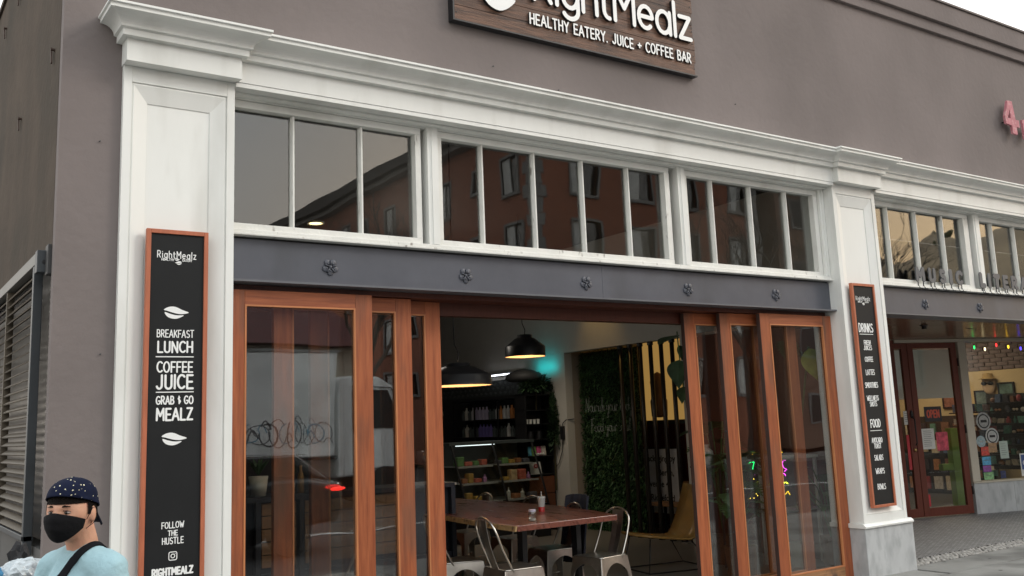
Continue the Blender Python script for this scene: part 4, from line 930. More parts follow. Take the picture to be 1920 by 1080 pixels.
B(9.3, 9.62, 9.4, 10.35, .40, .44).build('seat', wood_raw, bench); B(9.62, 9.65, 9.4, 10.35, .30, .72).build('backrest', wood_raw, bench)
for y in (9.45, 10.3):
    for x in (9.34, 9.58): B(x - .015, x + .015, y - .015, y + .015, 0, .399).build('leg', black_metal, bench)
# cable box on the wall end
cb = thing('wall_control_box', 'black control box with hanging cable on the white wall end', 'control box')
B(8.94, 8.979, 11.74, 11.82, 1.33, 1.53).build('box', black_metal, cb, bevel=.006)
MB().tube([(8.96, 11.78, 1.33), (8.95, 11.80, 1.15), (8.96, 11.9, .98), (8.955, 12.05, .88), (8.96, 12.15, .86)], .006, 6).build('cable', black_metal, cb)
MB().tube([(8.96, 11.78, 1.53), (8.955, 11.75, 1.58), (8.97, 11.69, 1.62), (9.1, 11.66, 1.63)], .007, 6).build('cable', black_metal, cb)

# ------------------------------------------------------------------ pendants
lampm = mat('black_enamel_shade', (.020, .020, .022), .35, metal=.1, var=.05)
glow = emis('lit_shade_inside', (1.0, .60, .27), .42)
def pendant(x, y, z, r, label, ztop=4.22):
    t = thing('pendant_lamp', label, 'pendant lamp', (x, y, z), group='black pendant lamps over the long table')
    prof = [(r, 0), (r * 1.0, .02), (r * .985, .03), (r * .985, r * .48), (r * .95, r * .52), (r * .50, r * .88), (r * .36, r * .93), (r * .36, r * 1.06), (r * .30, r * 1.08), (.02, r * 1.10)]
    MB().lathe(prof, (0, 0, 0), 40).build('lamp_shade', lampm, t, smooth=True)
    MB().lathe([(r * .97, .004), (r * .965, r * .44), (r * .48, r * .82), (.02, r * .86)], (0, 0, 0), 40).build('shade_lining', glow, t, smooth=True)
    MB().lathe([(.001, -.06 + r * .3), (.035, -.045 + r * .3), (.045, r * .3), (.03, .05 + r * .3), (.015, .08 + r * .3), (.015, r * .8)], (0, 0, 0), 14).build('bulb', emis('warm_bulb', (1, .70, .38), 5.0), t, smooth=True)
    MB().tube([(0, 0, r * 1.08), (.015, .01, r * 1.08 + .06), (-.03, 0, r * 1.08 + .14), (-.035, 0, r * 1.08 + .3), (-.03, 0, ztop - z)], .006, 6).build('cord', black_metal, t)
    return t
pn_ = pendant(4.46, 7.35, 1.945, .30, 'black pendant lamp nearest the left doors, lit warm inside', ztop=4.22)
for c_ in pn_.children:
    if c_.name.split('.')[0] != 'cord': c_.scale = (1, 1, .62)
    else: c_.location.z = -.115; c_.scale = (1, 1, 1.04)
pendant(6.93, 9.80, 2.41, .255, 'black pendant lamp hanging mid opening against the grey wall, lit warm inside')
pendant(6.05, 10.6, 1.72, .13, 'small black pendant lamp low over the back counter beside the left doors')
# ceiling downlight
dl = thing('ceiling_downlight', 'round recessed ceiling downlight seen through the left transom window', 'downlight', (4.78, 11.25, 4.219))
MB().lathe([(.001, -.012), (.085, -.012)], (0, 0, 0), 20).build('lens', emis('downlight_lens', (1, .72, .30), 3.0), dl); MB().lathe([(.086, -.002), (.086, -.018), (.11, -.018), (.11, -.002)], (0, 0, 0), 20).build('trim_ring', white, dl)
def plight(name, loc, e, col, r=.08, sp=None):
    l_ = bpy.data.lights.new(name, 'SPOT' if sp else 'POINT'); l_.energy = e; l_.color = col; l_.shadow_soft_size = r
    o = bpy.data.objects.new(name, l_); COL.objects.link(o); o.location = loc
    if sp: l_.spot_size = R(sp[0]); l_.spot_blend = sp[1]; o.rotation_euler = Vector(sp[2]).to_track_quat('-Z', 'Y').to_euler()
    return o
tl_ = bpy.data.lights.new('teal_accent_light', 'AREA'); tl_.shape = 'RECTANGLE'; tl_.size = .50; tl_.size_y = .06; tl_.energy = .42; tl_.color = (.0, .62, .66)
tlo = bpy.data.objects.new('teal_accent_light', tl_); COL.objects.link(tlo); tlo.location = (8.84, 12.12, 2.42); tlo.matrix_world = Matrix.Translation((8.84, 12.12, 2.42)) @ Matrix(((0, .51, -.86, 0), (1, 0, 0, 0), (0, -.86, -.51, 0), (0, 0, 0, 1)))
plight('amber_accent_light', (8.72, 10.80, 4.0), 16, (1, .60, .16), .06, (60, 1.0, (.30, 0, -1)))
plight('room_fill_light', (6.0, 11.0, 3.3), 12, (1, .92, .8), .3)  # added fill without a fixture, lifts the general wall tone
plight('rack_fill_light', (7.6, 10.9, 3.9), 55, (1, .88, .70), .25, (75, .8, (.35, .55, -2.6)))  # added spot with no fixture, brightens the rack and fridge
plight('cabinet_fill_light', (3.3, 7.3, 3.5), 16, (1, .82, .6), .15, (70, .8, (0, .35, -2.6)))  # extra fill so the tan drawers show behind the glass
plight('corner_fill_light', (8.2, 7.6, 3.9), 14, (1, .93, .82), .2, (80, .9, (0, -.15, -2.6)))  # extra fill to bring out the plants by the right doors
plight('near_pendant_light', (4.46, 7.35, 2.0), 5, (1, .68, .36), .06)
plight('far_pendant_light', (6.93, 9.80, 2.45), 4, (1, .68, .36), .06)
# ------------------------------------------------------------------ long table
tw = mat('red_brown_slab_wood', (.15, .045, .028), .28, var=.35, scale=5, stretch=(5, .6, 5), coat=.3); tedge = mat('pale_live_edge', (.34, .22, .10), .55, var=.3, scale=14, blotch=((.08, .05, .03), 18))
tb = thing('long_wooden_table', 'long red-brown live edge wooden table inside the open doors', 'table')
TL = [(4.60, 6.72), (4.62, 7.2), (4.70, 7.7), (4.74, 8.1), (4.76, 8.8), (4.80, 9.9)]; TR = [(5.90, 9.9), (5.95, 9.0), (5.965, 8.04), (5.86, 7.4), (5.67, 6.72)]
m = MB(); m.prism([p for p in TL + TR], (0, 0, .048), (0, 0, .722), (1, 0, 0), (0, 1, 0)); m.build('tabletop', tw, tb, bevel=.004)
m = MB(); q = [(a - .012 + .004 * math.sin(i * 2.1), b) for i, (a, b) in enumerate(TL)]
for (a, b), (c, d) in zip(q[:-1], q[1:]): m.obox(((a + c) / 2, (b + d) / 2, .745), ((c - a) / 2, (d - b) / 2, 0), (.008, 0, 0), (.004, 0, .020))
m.build('live_edge', tedge, tb)
for y in (7.2, 9.4):
    m = MB(); m.box(4.95, 5.0, y - .04, y + .04, 0.03, .72); m.box(5.55, 5.6, y - .04, y + .04, .03, .72); m.box(4.95, 5.6, y - .04, y + .04, 0, .03); m.box(5.0, 5.55, y - .04, y + .04, .68, .72); m.build('trestle_leg', black_metal, tb)
# cup and jar
clearp = glass_mat('clear_cup', tint=(.80, .82, .80), f0=.08, wob=0); 
cup = thing('iced_drink_cup', 'clear lidded cup with a straw and red drink on the long table', 'cup', (5.46, 7.56, .7705))
MB().lathe([(.026, 0), (.038, .125)], (0, 0, 0), 20).build('cup_wall', mat('frosted_cup', (.42, .42, .40), .3, var=.1), cup, smooth=True)
MB().lathe([(.0275, .001), (.0305, .048), (.001, .0485)], (0, 0, 0), 20).build('drink', mat('red_drink', (.38, .02, .02), .3), cup, smooth=True)
MB().lathe([(.001, .14), (.038, .14), (.041, .126), (.039, .12)], (0, 0, 0), 20).build('lid', mat('pale_lid', (.45, .46, .45), .4), cup); MB().tube([(0, 0, .05), (.004, 0, .185)], .0035, 6).build('straw', paper, cup)
jar = thing('clear_glass_jar', 'small clear glass jar with pale lid on the near end of the table', 'jar', (4.91, 6.94, .7705))
MB().lathe([(.001, 0), (.034, 0), (.036, .06), (.030, .075)], (0, 0, 0), 18).build('jar_body', clearp, jar, smooth=True); MB().lathe([(.029, .076), (.031, .078), (.031, .095), (.001, .097)], (0, 0, 0), 18).build('lid', mat('pale_lilac_lid', (.42, .40, .48), .5), jar)
MB().lathe([(.001, .004), (.032, .004), (.032, .02), (.001, .021)], (0, 0, 0), 16).build('contents', mat('sugar', (.4, .38, .35), .7), jar)
# ------------------------------------------------------------------ metal cafe chair prototype, faces +x
def make_chair():
    t = thing('metal_cafe_chair', 'x', 'chair'); hs = .18; zt = .45
    m = MB(); pts = []
    for sx, sy, a0 in ((1, 1, 0), (-1, 1, 90), (-1, -1, 180), (1, -1, 270)): pts += arc(sx * (hs - .035), sy * (hs - .035), .035, .035, a0, a0 + 90, 4)
    m.prism(pts, (0, 0, .010), (0, 0, zt - .012), (1, 0, 0), (0, 1, 0)); m.build('seat', steel, t, bevel=.004)
    # four arched aprons
    for k in range(4):
        a = R(90 * k); m = MB(); U = Vector((math.cos(a + R(90)), math.sin(a + R(90)), 0)); Nn = Vector((math.cos(a), math.sin(a), 0)); n = 12
        top = [Vector(Nn * (hs + .002) + U * (-hs + .03 + (2 * hs - .06) * j / n) + UZ * (zt - .012)) for j in range(n + 1)]
        bot = []
        for j in range(n + 1):
            s_ = -1 + 2 * j / n; z = .20 + .185 * math.sqrt(max(0, 1 - s_ * s_ * .98)); fl = (zt - z) * .12; bot.append(Nn * (hs + .002 + fl) + U * (s_ * (hs - .03 + fl)) + UZ * z)
        i = len(m.v); th = Nn * -.004
        for p, q_ in zip(top, bot): m.v += [tuple(p), tuple(q_), tuple(p + th), tuple(q_ + th)]
        for j in range(n): b0 = i + 4 * j; m.f += [(b0, b0 + 1, b0 + 5, b0 + 4), (b0 + 2, b0 + 6, b0 + 7, b0 + 3), (b0 + 1, b0 + 3, b0 + 7, b0 + 5)]
        m.build('apron', steel, t, smooth=False)
    for sx in (1, -1):
        for sy in (1, -1):
            m = MB(); ring = []
            n = 6
            for z, o_ in ((zt - .012, 0), (.3, .018), (0, .054)):
                c = Vector((sx * (hs - .012 + o_), sy * (hs - .012 + o_), z)); w_ = .042 if z > .2 else .024
                m_ = [c + Vector((-sx * w_, sy * .012, 0)), c + Vector((sx * .006, sy * .012, 0)), c + Vector((sx * .012, sy * .006, 0)), c + Vector((sx * .012, -sy * w_, 0)), c + Vector((sx * .004, -sy * w_, 0)), c + Vector((-sx * w_, sy * .004, 0))]
                ring.append([tuple(v) for v in m_])
            i = len(m.v)
            for r_ in ring: m.v += r_
            for a in range(2):
                for j in range(6): m.f.append((i + a * 6 + j, i + a * 6 + (j + 1) % 6, i + (a + 1) * 6 + (j + 1) % 6, i + (a + 1) * 6 + j))
            m.f.append(tuple(i + 12 + j for j in range(6))); m.build('leg', steel, t)
    m = MB(); P_ = []
    for z, x, y in ((zt - .03, -.10, -.176), (zt + .02, -.125, -.176), (.60, -.19, -.172), (.72, -.235, -.168)): P_.append((x, y, z))
    for k in range(1, 8):
        a = R(180 * k / 8); P_.append((-.235 - .045 * math.sin(a), -.168 * math.cos(a), .72 + .135 * math.sin(a)))
    for z, x, y in ((.72, -.235, .168), (.60, -.19, .172), (zt + .02, -.125, .176), (zt - .03, -.10, .176)): P_.append((x, y, z))
    m.tube(P_, .0095, 8); m.build('back_frame', steel, t, smooth=True)
    m = MB(); i = 0; prev = None
    for k in range(8):
        f = k / 7; z = zt - .01 + (.845 - zt) * f; x = -.165 - .115 * f + .0 - .018 * math.sin(f * 3.14); w_ = .055 + .012 * f
        m.v += [(x, -w_, z), (x - .006, 0, z), (x, w_, z), (x - .004, -w_, z), (x - .010, 0, z), (x - .004, w_, z)]
    for k in range(7):
        b0 = 6 * k
        for a, b in ((0, 1), (1, 2), (3, 4), (4, 5), (2, 5), (0, 3)): m.f.append((b0 + a, b0 + b, b0 + 6 + b, b0 + 6 + a))
    m.build('back_slat', steel, t)
    m = MB(); m.tube([(-.19, -.19, .17), (.19, -.19, .17)], .006, 6); m.tube([(-.19, .19, .17), (.19, .19, .17)], .006, 6); m.build('cross_brace', steel, t)
    return t
ch0 = make_chair()
CH = [(4.60, 6.80, -4, 1, 'metal cafe chair at the near left corner of the long table, back to the street'),
      (4.52, 7.55, -12, 1, 'metal cafe chair half hidden by the left doors, second along the table'),
      (5.60, 6.90, 188, .96, 'metal cafe chair at the near right corner of the table, seen side on'),
      (5.62, 7.62, 176, .97, 'metal cafe chair on the right of the table with a dark jacket on its back'),
      (5.86, 8.62, 184, .98, 'metal cafe chair behind the table between the cup and the fridge'),
      (5.86, 9.55, 184, .98, 'metal cafe chair at the far right of the table before the counter'),
      (4.50, 8.6, 0, 1, 'metal cafe chair seen through the left door glass, far left of the table'),
      (3.3, 7.5, 150, 1, 'metal cafe chair standing by the drawer cabinet behind the left door')]
for i, (x, y, a, s_, lb) in enumerate(CH):
    o = ch0 if i == 0 else copy_tree(ch0)
    o.location = (x, y, 0); o.rotation_euler = (0, 0, R(a)); o.scale = (s_, s_, s_ * (.985 if i else 1)); o['label'] = lb; o['group'] = 'metal chairs around the long table'
# jacket on chair back
jk = thing('dark_jacket', 'dark navy jacket hung over the back of a metal chair', 'jacket', (5.62, 7.62, 0), R(176))
m = MB(); n = 14; rows = []
for r_ in range(9):
    f = r_ / 8; row = []
    for c_ in range(n + 1):
        a = math.pi * c_ / n; wv = .018 * math.sin(c_ * 2.2 + r_)
        z = .875 - f * .62; rad = .19 + .02 * f; row.append((-.27 + .10 * f - (.06 + wv) * math.sin(a) - .02, -rad * math.cos(a), z + .02 * math.sin(a) * (1 - f)))
    rows.append(row)
for r_ in rows: m.v += r_
for r_ in range(8):
    for c_ in range(n): a = r_ * (n + 1) + c_; m.f.append((a, a + 1, a + n + 2, a + n + 1))
m.v += [(-.22, -.17, .86), (-.22, .17, .86), (-.25, 0, .885)]; k = len(m.v)
jko = m.build('cloth', mat('navy_cloth', (.02, .022, .035), .85, var=.2), jk, smooth=True); sd_ = jko.modifiers.new('th', 'SOLIDIFY'); sd_.thickness = .012
# ------------------------------------------------------------------ back bar
bar = thing('service_counter', 'orange wood service counter with white top at the back left', 'counter')
B(3.9, 6.45, 10.8, 11.4, 0, .86).build('front', mat('counter_orange_wood', (.26, .09, .035), .5, var=.15, scale=4), bar); B(3.88, 6.47, 10.78, 11.42, .862, .89).build('worktop', white, bar)
B(3.5, 6.6, 13.0, 13.5, 0, 2.1).build('back_cabinet', int_dark, bar)
cm = thing('coffee_grinder', 'dark coffee machine on the counter next to the left doors', 'coffee machine'); B(6.0, 6.35, 10.95, 11.25, .892, 1.12).build('body', black_metal, cm, bevel=.02)
MB().lathe([(.001, 1.30), (.09, 1.30), (.10, 1.15), (.07, 1.122)], (6.17, 11.1, 0), 18).build('hopper', mat('smoked_hopper', (.05, .05, .06), .15), cm, smooth=True)
fr = thing('display_fridge', 'dark framed display fridge with three lit food shelves', 'display fridge')
fm = mat('white_shelf_edge', (.42, .43, .42), .4); 
FX0, FX1 = 7.0, 8.42
B(FX0, FX1, 11.45, 12.3, 0, .46).build('base', black_metal, fr); B(FX0, FX1, 12.22, 12.3, .461, 1.32).build('back', mat('fridge_back', (.10, .11, .10), .5), fr)
B(FX0 - .02, FX1 + .02, 11.80, 12.32, 1.321, 1.36).build('top', mat('fridge_top', (.10, .12, .12), .3, metal=.4), fr)
for z, y0 in ((.54, 11.52), (.79, 11.62), (1.02, 11.74)):
    for x0, x1 in ((7.08, 7.66), (7.76, 8.36)): B(x0, x1, y0 + .012, 12.21, z, z + .008).build('shelf', fm, fr); B(x0, x1, y0, y0 + .010, z - .012, z + .014).build('price_rail', fm, fr)
for x in (7.02, 7.71, 8.40): MB().tube([(x, 11.82, 1.33), (x, 11.72, 1.1), (x, 11.56, .75), (x, 11.46, .46)], .016, 6).build('frame_post', black_metal, fr)
MB().tube([(7.1, 11.83, 1.315), (7.75, 11.83, 1.315)], .006, 6).build('light_strip', emis('cool_strip', (.75, .85, .85), 1.2), fr)
m = MB(); m.quad((7.03, 11.81, 1.32), (8.39, 11.81, 1.32), (8.39, 11.455, .47), (7.03, 11.455, .47)); m.build('front_glass', clearp, fr)
cnt_ = 0
ORD = 'first second third fourth fifth sixth seventh eighth ninth tenth eleventh twelfth thirteenth fourteenth fifteenth sixteenth seventeenth eighteenth nineteenth twentieth'.split()
FCOL = 'mustard cream brown white green red black lilac'.split()
foods = [(.45, .28, .06), (.55, .40, .22), (.30, .12, .05), (.5, .5, .45), (.12, .25, .08), (.5, .12, .08), (.1, .1, .12), (.4, .2, .4)]
fgm = [mat('food_%d' % k, c, .6, var=.3, scale=20) for k, c in enumerate(foods)]
rg = random.Random(5)
for z in (.55, .80, 1.03):
    y = 7.12; cnt_ = -1
    while y < 8.28:
        w_ = rg.uniform(.06, .13); h_ = rg.uniform(.05, .15); k = rg.randrange(8); nm = ['pastry', 'sandwich_box', 'fruit_cup', 'drink_bottle'][k % 4]
        if not (7.56 < y < 7.76):
            cnt_ += 1; yy = {.55: 11.60, .80: 11.70, 1.03: 11.82}[z]
            o = MB().box(y, y + w_, yy, yy + .12, z + .001, z + h_).build(nm, fgm[k], None, bevel=.012) if k % 4 != 3 else MB().lathe([(.001, 0), (.03, 0), (.03, h_ * .7), (.012, h_ * .9), (.012, h_ + .02), (.001, h_ + .02)], (y + .04, yy + .05, z + .002), 10).build(nm, fgm[k])
            tag(o, ORD[cnt_] + ' item from the left, ' + FCOL[k] + ' %s, on the %s fridge shelf' % (nm.replace('_', ' '), {.55: 'lowest', .80: 'middle', 1.03: 'upper'}[z]), 'food item', group='food in the display fridge')
        y += w_ + rg.uniform(.01, .04)
# wall shelf with bottles along right wall
ws = thing('bottle_shelf', 'black metal wall shelf of bottles behind the display fridge', 'shelf')
for z in (1.38, 1.66, 1.98): B(8.6, 8.96, 12.32, 14.4, z, z + .018).build('shelf_board', black_metal, ws)
for y in (12.32, 13.0, 13.7, 14.38): B(8.6, 8.62, y, y + .02, 1.0, 2.0).build('upright', black_metal, ws); B(8.94, 8.96, y, y + .02, 1.0, 2.0).build('upright', black_metal, ws)
B(8.5, 8.97, 12.35, 14.6, .0, .95).build('under_cabinet', black_metal, ws)
bcol = [(.62, .62, .62), (.62, .25, .08), (.5, .45, .6), (.2, .16, .45), (.10, .12, .12), (.55, .55, .5)]
bm_ = [mat('bottle_%d' % k, c, .35, var=.15) for k, c in enumerate(bcol)]
for z, lst in ((1.679, (0, 1, 1, 0, 0, 1, 0, 4, 4, 2, 2, 2, 2, 0, 4, 5, 4)), (1.399, (4, 4, 4, 0, 4, 4, 4, 4, 3, 3, 3, 3, 4, 4, 4, 5, 4))):
    for k, c in enumerate(lst):
        h_ = .21 if c != 4 else .17
        o = MB().lathe([(.001, 0), (.034, 0), (.036, h_ * .65), (.014, h_ * .85), (.014, h_), (.001, h_)], (0, 0, 0), 12).build('bottle', bm_[c], None, smooth=False)
        o.location = (8.72, 12.55 + k * .105, z); tag(o, ['white', 'orange', 'lilac', 'purple', 'dark', 'cream'][c] + ' bottle on the %s shelf behind the fridge, %s from the near end' % ('upper' if z > 1.5 else 'lower', ORD[k]), 'bottle', 'bottles on the wall shelf')
led = thing('led_strip_light', 'white tube light on the right wall above the bottle shelf', 'tube light'); MB().tube([(8.93, 12.72, 2.405), (8.93, 13.83, 2.40)], .010, 8).build('tube', emis('led_white', (.9, .93, 1.0), 3.0), led); B(8.94, 8.975, 12.7, 13.85, 2.39, 2.43).build('housing', frame_metal, led)
tl = MB()
tiles = thing('tiled_splashback', 'dark grey tiled splashback under the tube light', 'tiled wall')
tgm = mat('dark_grey_tile', (.10, .11, .11), .25, var=.15, scale=8); t0 = None
for r_ in range(3):
    for c_ in range(22):
        if t0 is None: o = MB().box(0, .008, 0, .142, 0, .072).build('tile', tgm, tiles, bevel=.002); t0 = o
        else: o = t0.copy(); COL.objects.link(o); o.parent = tiles
        o.location = (8.968, 12.3 + c_ * .148 + (.07 if r_ % 2 else 0), 2.06 + r_ * .078)
B(8.972, 8.978, 12.3, 15.6, 1.0, 2.32).build('grout', mat('grey_grout', (.04, .042, .042), .8), tiles)
# merchandise rack with drawers facing the street
rk = thing('merchandise_rack', 'black rack with cups, cards and three orange drawers near the leaf wall', 'rack')
RX0, RX1, RY = 8.44, 8.95, 12.0
for z in (.83, 1.10, 1.35, 1.58, 1.79, 2.02): B(RX0, RX1, RY, RY + .28, z - .012, z).build('shelf_board', black_metal, rk)
for x in (RX0, RX1 - .02): B(x, x + .02, RY, RY + .28, 0, 2.02).build('upright', black_metal, rk)
B(RX0, RX1, RY + .27, RY + .285, 0, 2.02).build('back_panel', mat('rack_back', (.02, .02, .02), .7), rk)
for k in range(3):
    d_ = B(RX0 + .025, RX1 - .025, RY - .01, RY + .02, .04 + .255 * k, .285 + .255 * k).build('drawer', mat('dark_orange_drawer', (.14, .045, .018), .5, var=.15, scale=4), rk, bevel=.004)
def small(name, label, cat, mb, m_, grp): o = mb.build(name, m_); tag(o, label, cat, grp); return o
for k in range(4): small('white_cup', ORD[k] + ' white cup from the left on the upper rack shelf', 'cup', MB().lathe([(.001, 0), (.02, 0), (.026, .07), (.022, .07), (.018, .01)], (8.52 + .07 * k, 12.08, 1.5805), 12), paper, 'white cups on the rack')
for k in range(2): small('black_label_tin', 'black tin with pale label on the rack shelf, %s of the two' % ['left', 'right'][k], 'tin', MB().lathe([(.001, 0), (.05, 0), (.05, .12), (.001, .12)], (8.58 + .16 * k, 12.09, 1.3505), 14), blk, 'black tins on the rack')
for k, c in enumerate(((.1, .35, .5), (.2, .35, .1), (.5, .08, .2), (.5, .45, .4))): small('card_pack', ['blue', 'green', 'pink', 'beige'][k] + ' card pack on the middle rack shelf', 'card pack', MB().obox((8.52 + .09 * k, 12.06, 1.175), (.038, 0, 0), (0, .012, 0), (0, .01, .07)), mat('cardpack%d' % k, c, .6, var=.3, scale=20), 'card packs on the rack')
for k in range(4): small('white_egg_cup', ORD[k] + ' small white bowl from the left before the card packs', 'bowl', MB().ellipsoid((8.62 + .05 * k, 12.03, 1.125), (.022, .02, .022), 10, 6), paper, 'small white bowls on the rack')
sc_ = thing('leaning_card', 'white card with red flower print leaning on the rack shelf', 'card'); MB().obox((8.60, 12.02, .925), (.10, 0, 0), (0, .004, 0), (0, .02, .09)).build('sheet', paper, sc_)
m = MB()
for k in range(6): m.ellipsoid((8.60 + .03 * math.cos(k * 1.05), 12.008, .955 + .02 * math.sin(k * 1.05)), (.017, .003, .014), 8, 5)
m.build('flower_print', redp, sc_)
bush('trailing_plant', 'dark plant trailing over the top of the merchandise rack', (8.72, 12.1, 2.14), (.34, .2, .20), 700, leafg, .018, .09, seed=3)
t = bush('hanging_vine', 'dark vine hanging down the side of the merchandise rack', (8.93, 11.96, 1.45), (.07, .10, .72), 700, leafg, .014, .07, seed=4)
# hood shape near teal light
hd = thing('dark_hood', 'dark rounded hood above the rack under the teal light', 'hood'); MB().lathe([(.001, .10), (.12, .08), (.26, .02), (.30, -.06), (.24, -.10), (.02, -.12)], (8.62, 12.25, 2.33), 20).build('shell', mat('dark_grey_hood', (.035, .035, .036), .6), hd, smooth=True)

# ------------------------------------------------------------------ drawer cabinets behind the left door
cabm = mat('tan_drawer_wood', (.22, .12, .055), .55, var=.2, scale=5, stretch=(.4, 3, 5)); navy = mat('dark_navy_frame', (.014, .018, .028), .5)
dc = thing('drawer_cabinet', 'dark framed cabinet of tan drawers behind the left door glass', 'cabinet')
B(2.7, 4.9, 8.2, 8.7, 1.02, 1.06).build('worktop', navy, dc)
for x in (2.70, 2.93, 3.32, 3.95, 4.3, 4.86): B(x, x + .045, 8.2, 8.26, 0, 1.019).build('post', navy, dc)
B(2.7, 4.9, 8.27, 8.7, .05, 1.018).build('carcass', navy, dc)
for x0, x1 in ((2.99, 3.30), (3.38, 3.93), (4.0, 4.28)):
    for k in range(5): B(x0, x1, 8.225, 8.26, .47 + k * .108, .57 + k * .108).build('drawer', cabm, dc, bevel=.003)
B(2.7, 4.9, 8.22, 8.265, .30, .42).build('lower_rail', navy, dc)
for x, r, h, lb in ((3.02, .085, .17, 'pale plant pot on the dark cabinet, leftmost behind the door glass'), (3.30, .055, .09, 'small white pot beside the larger pale pot on the cabinet')):
    t = thing('plant_pot', lb, 'plant pot', (x, 8.4, 1.061)); MB().lathe([(.001, 0), (r * .75, 0), (r, h), (r * .9, h), (r * .7, .02)], (0, 0, 0), 20).build('pot', mat('pale_clay', (.48, .47, .40), .6), t, smooth=True)
    m = MB()
    for k in range(40): a = rg.uniform(0, 6.28); sprig(m, (0, 0, h), (math.cos(a), math.sin(a), 1.6), rg.uniform(.1, .22), rg, .014)
    m.build('leaves', leafg, t, fix=False)['kind'] = 'stuff'
vs = thing('tan_vase', 'tan bottle standing beside the pale pots', 'bottle', (3.42, 8.42, 1.061)); MB().lathe([(.001, 0), (.03, 0), (.03, .14), (.012, .19), (.012, .24), (.001, .24)], (0, 0, 0), 14).build('body', mat('tan_glaze', (.35, .2, .07), .4), vs, smooth=True)
bx = thing('cardboard_box', 'open brown cardboard box on the floor behind the left door', 'box', (3.0, 7.6, 0), R(12)); B(-.2, .2, -.15, .15, 0, .28).build('body', mat('cardboard', (.28, .18, .10), .8), bx)
MB().obox((0, -.2, .27), (.2, 0, 0), (0, .05, -.03), (0, .002, .002)).build('flap', MATS['cardboard'], bx)
# ------------------------------------------------------------------ lounge chair
lea = mat('mustard_leather', (.30, .17, .045), .33, var=.2, scale=4)
lc = thing('leather_lounge_chair', 'low mustard leather sling chair on thin black wire legs', 'lounge chair', (7.35, 7.95, 0), R(-12))
prof = [(-.40, .385), (-.25, .36), (0, .325), (.16, .31), (.22, .325), (.27, .38), (.34, .52), (.42, .72), (.47, .86)]
m = MB(); n = len(prof)
for x, z in prof: m.v += [(x, -.27, z), (x, -.10, z - .012), (x, .10, z - .012), (x, .27, z)]
for k in range(n - 1):
    for j in range(3): a = 4 * k + j; m.f.append((a, a + 1, a + 5, a + 4))
o = m.build('sling', lea, lc, smooth=True); md = o.modifiers.new('s', 'SOLIDIFY'); md.thickness = .02
for s_ in (-1, 1):
    MB().tube([(-.30, s_ * .22, .35), (-.36, s_ * .27, .012), (.40, s_ * .30, .012), (.20, s_ * .22, .30)], .008, 8).build('wire_leg', black_metal, lc, smooth=True)
MB().tube([(-.36, -.27, .014), (-.36, .27, .014)], .008, 8).build('floor_bar', black_metal, lc); MB().tube([(.40, -.30, .014), (.40, .30, .014)], .008, 8).build('floor_bar', black_metal, lc)
# ------------------------------------------------------------------ monstera and other plants by right doors
def monstera_leaf(m, base, tip_dir, L_, up=Vector((0, 0, 1)), droop=.25, notch=True):
    b = Vector(base); d = Vector(tip_dir).normalized(); s_ = d.cross(up).normalized(); nn = s_.cross(d); n = 22; c = []
    for k in range(n + 1):
        f = k / n; x = f; w_ = .46 * math.sin(math.pi * min(1, f * 1.02) ** .62) * (1 - .15 * f)
        if notch and k % 3 == 1 and .12 < f < .93: w_ *= .42
        c.append((x, w_))
    mid = [b + d * L_ * x - Vector((0, 0, 1)) * L_ * droop * x * x + nn * .0 for x, _ in c]
    for sg in (1, -1):
        i = len(m.v)
        for (x, w_), p in zip(c, mid): m.v += [tuple(p), tuple(p + s_ * sg * w_ * L_ + nn * .06 * L_ * w_ + d * L_ * .10 * w_)]
        for k in range(n): m.f.append((i + 2 * k, i + 2 * k + 1, i + 2 * k + 3, i + 2 * k + 2))
def monstera(x, y, label, n, h, seed, m_=None, pr=.15, lsz=.26, pot='pot'):
    t = thing('monstera_plant', label, 'plant', (x, y, 0)); rg = random.Random(seed)
    MB().lathe([(.001, 0), (pr * .8, 0), (pr, .30), (pr * .92, .30), (pr * .85, .04)], (0, 0, 0), 18).build('pot', mat('woven_basket', (.16, .075, .035), .8, var=.4, scale=40, stretch=(1, 1, 3), bump=1, bscale=60), t)
    for k in range(n):
        a = rg.uniform(0, 6.28); hh = h * rg.uniform(.35, 1); rad = rg.uniform(.08, .33); p = Vector((math.cos(a) * rad, math.sin(a) * rad, .3 + hh))
        s_ = MB(); s_.tube([(0, 0, .28), (p.x * .3, p.y * .3, .3 + hh * .6), tuple(p)], .006, 5); s_.build('stem', leafl, t)
        m = MB(); monstera_leaf(m, p, (math.cos(a), math.sin(a), rg.uniform(-.5, .3)), lsz * rg.uniform(.7, 1.2)); m.build('leaf', m_ or (leafg if rg.random() < .55 else leafl), t, fix=False)
    return t
monstera(7.50, 7.00, 'large monstera in a woven basket behind the middle right door', 24, .95, 2, m_=mat('fresh_leaf', (.08, .20, .06), .4, var=.3, scale=6), pr=.17, lsz=.27)
monstera(8.05, 7.75, 'dark monstera further back between the right doors', 16, 1.3, 12, pr=.15, lsz=.28)
monstera(8.66, 6.80, 'monstera standing by the white console behind the outer right door', 18, .85, 6, lsz=.22, pr=.12)
tp = thing('tall_lime_leaf_plant', 'tall plant with one big lime leaf high behind the outer right door', 'plant', (8.36, 6.95, 0))
MB().lathe([(.001, 0), (.10, 0), (.13, .25), (.12, .25)], (0, 0, 0), 16).build('pot', mat('pale_clay', (.48, .47, .40), .6), tp)
MB().tube([(0, 0, .2), (.02, -.05, 1.2), (-.08, -.38, 2.27)], .012, 6).build('stem', leafl, tp)
m = MB(); monstera_leaf(m, (-.10, -.40, 2.25), (.22, -.04, -1), .34, up=Vector((.1, 1, 0)), droop=.02, notch=False); m.build('leaf', leafy, tp, fix=False)
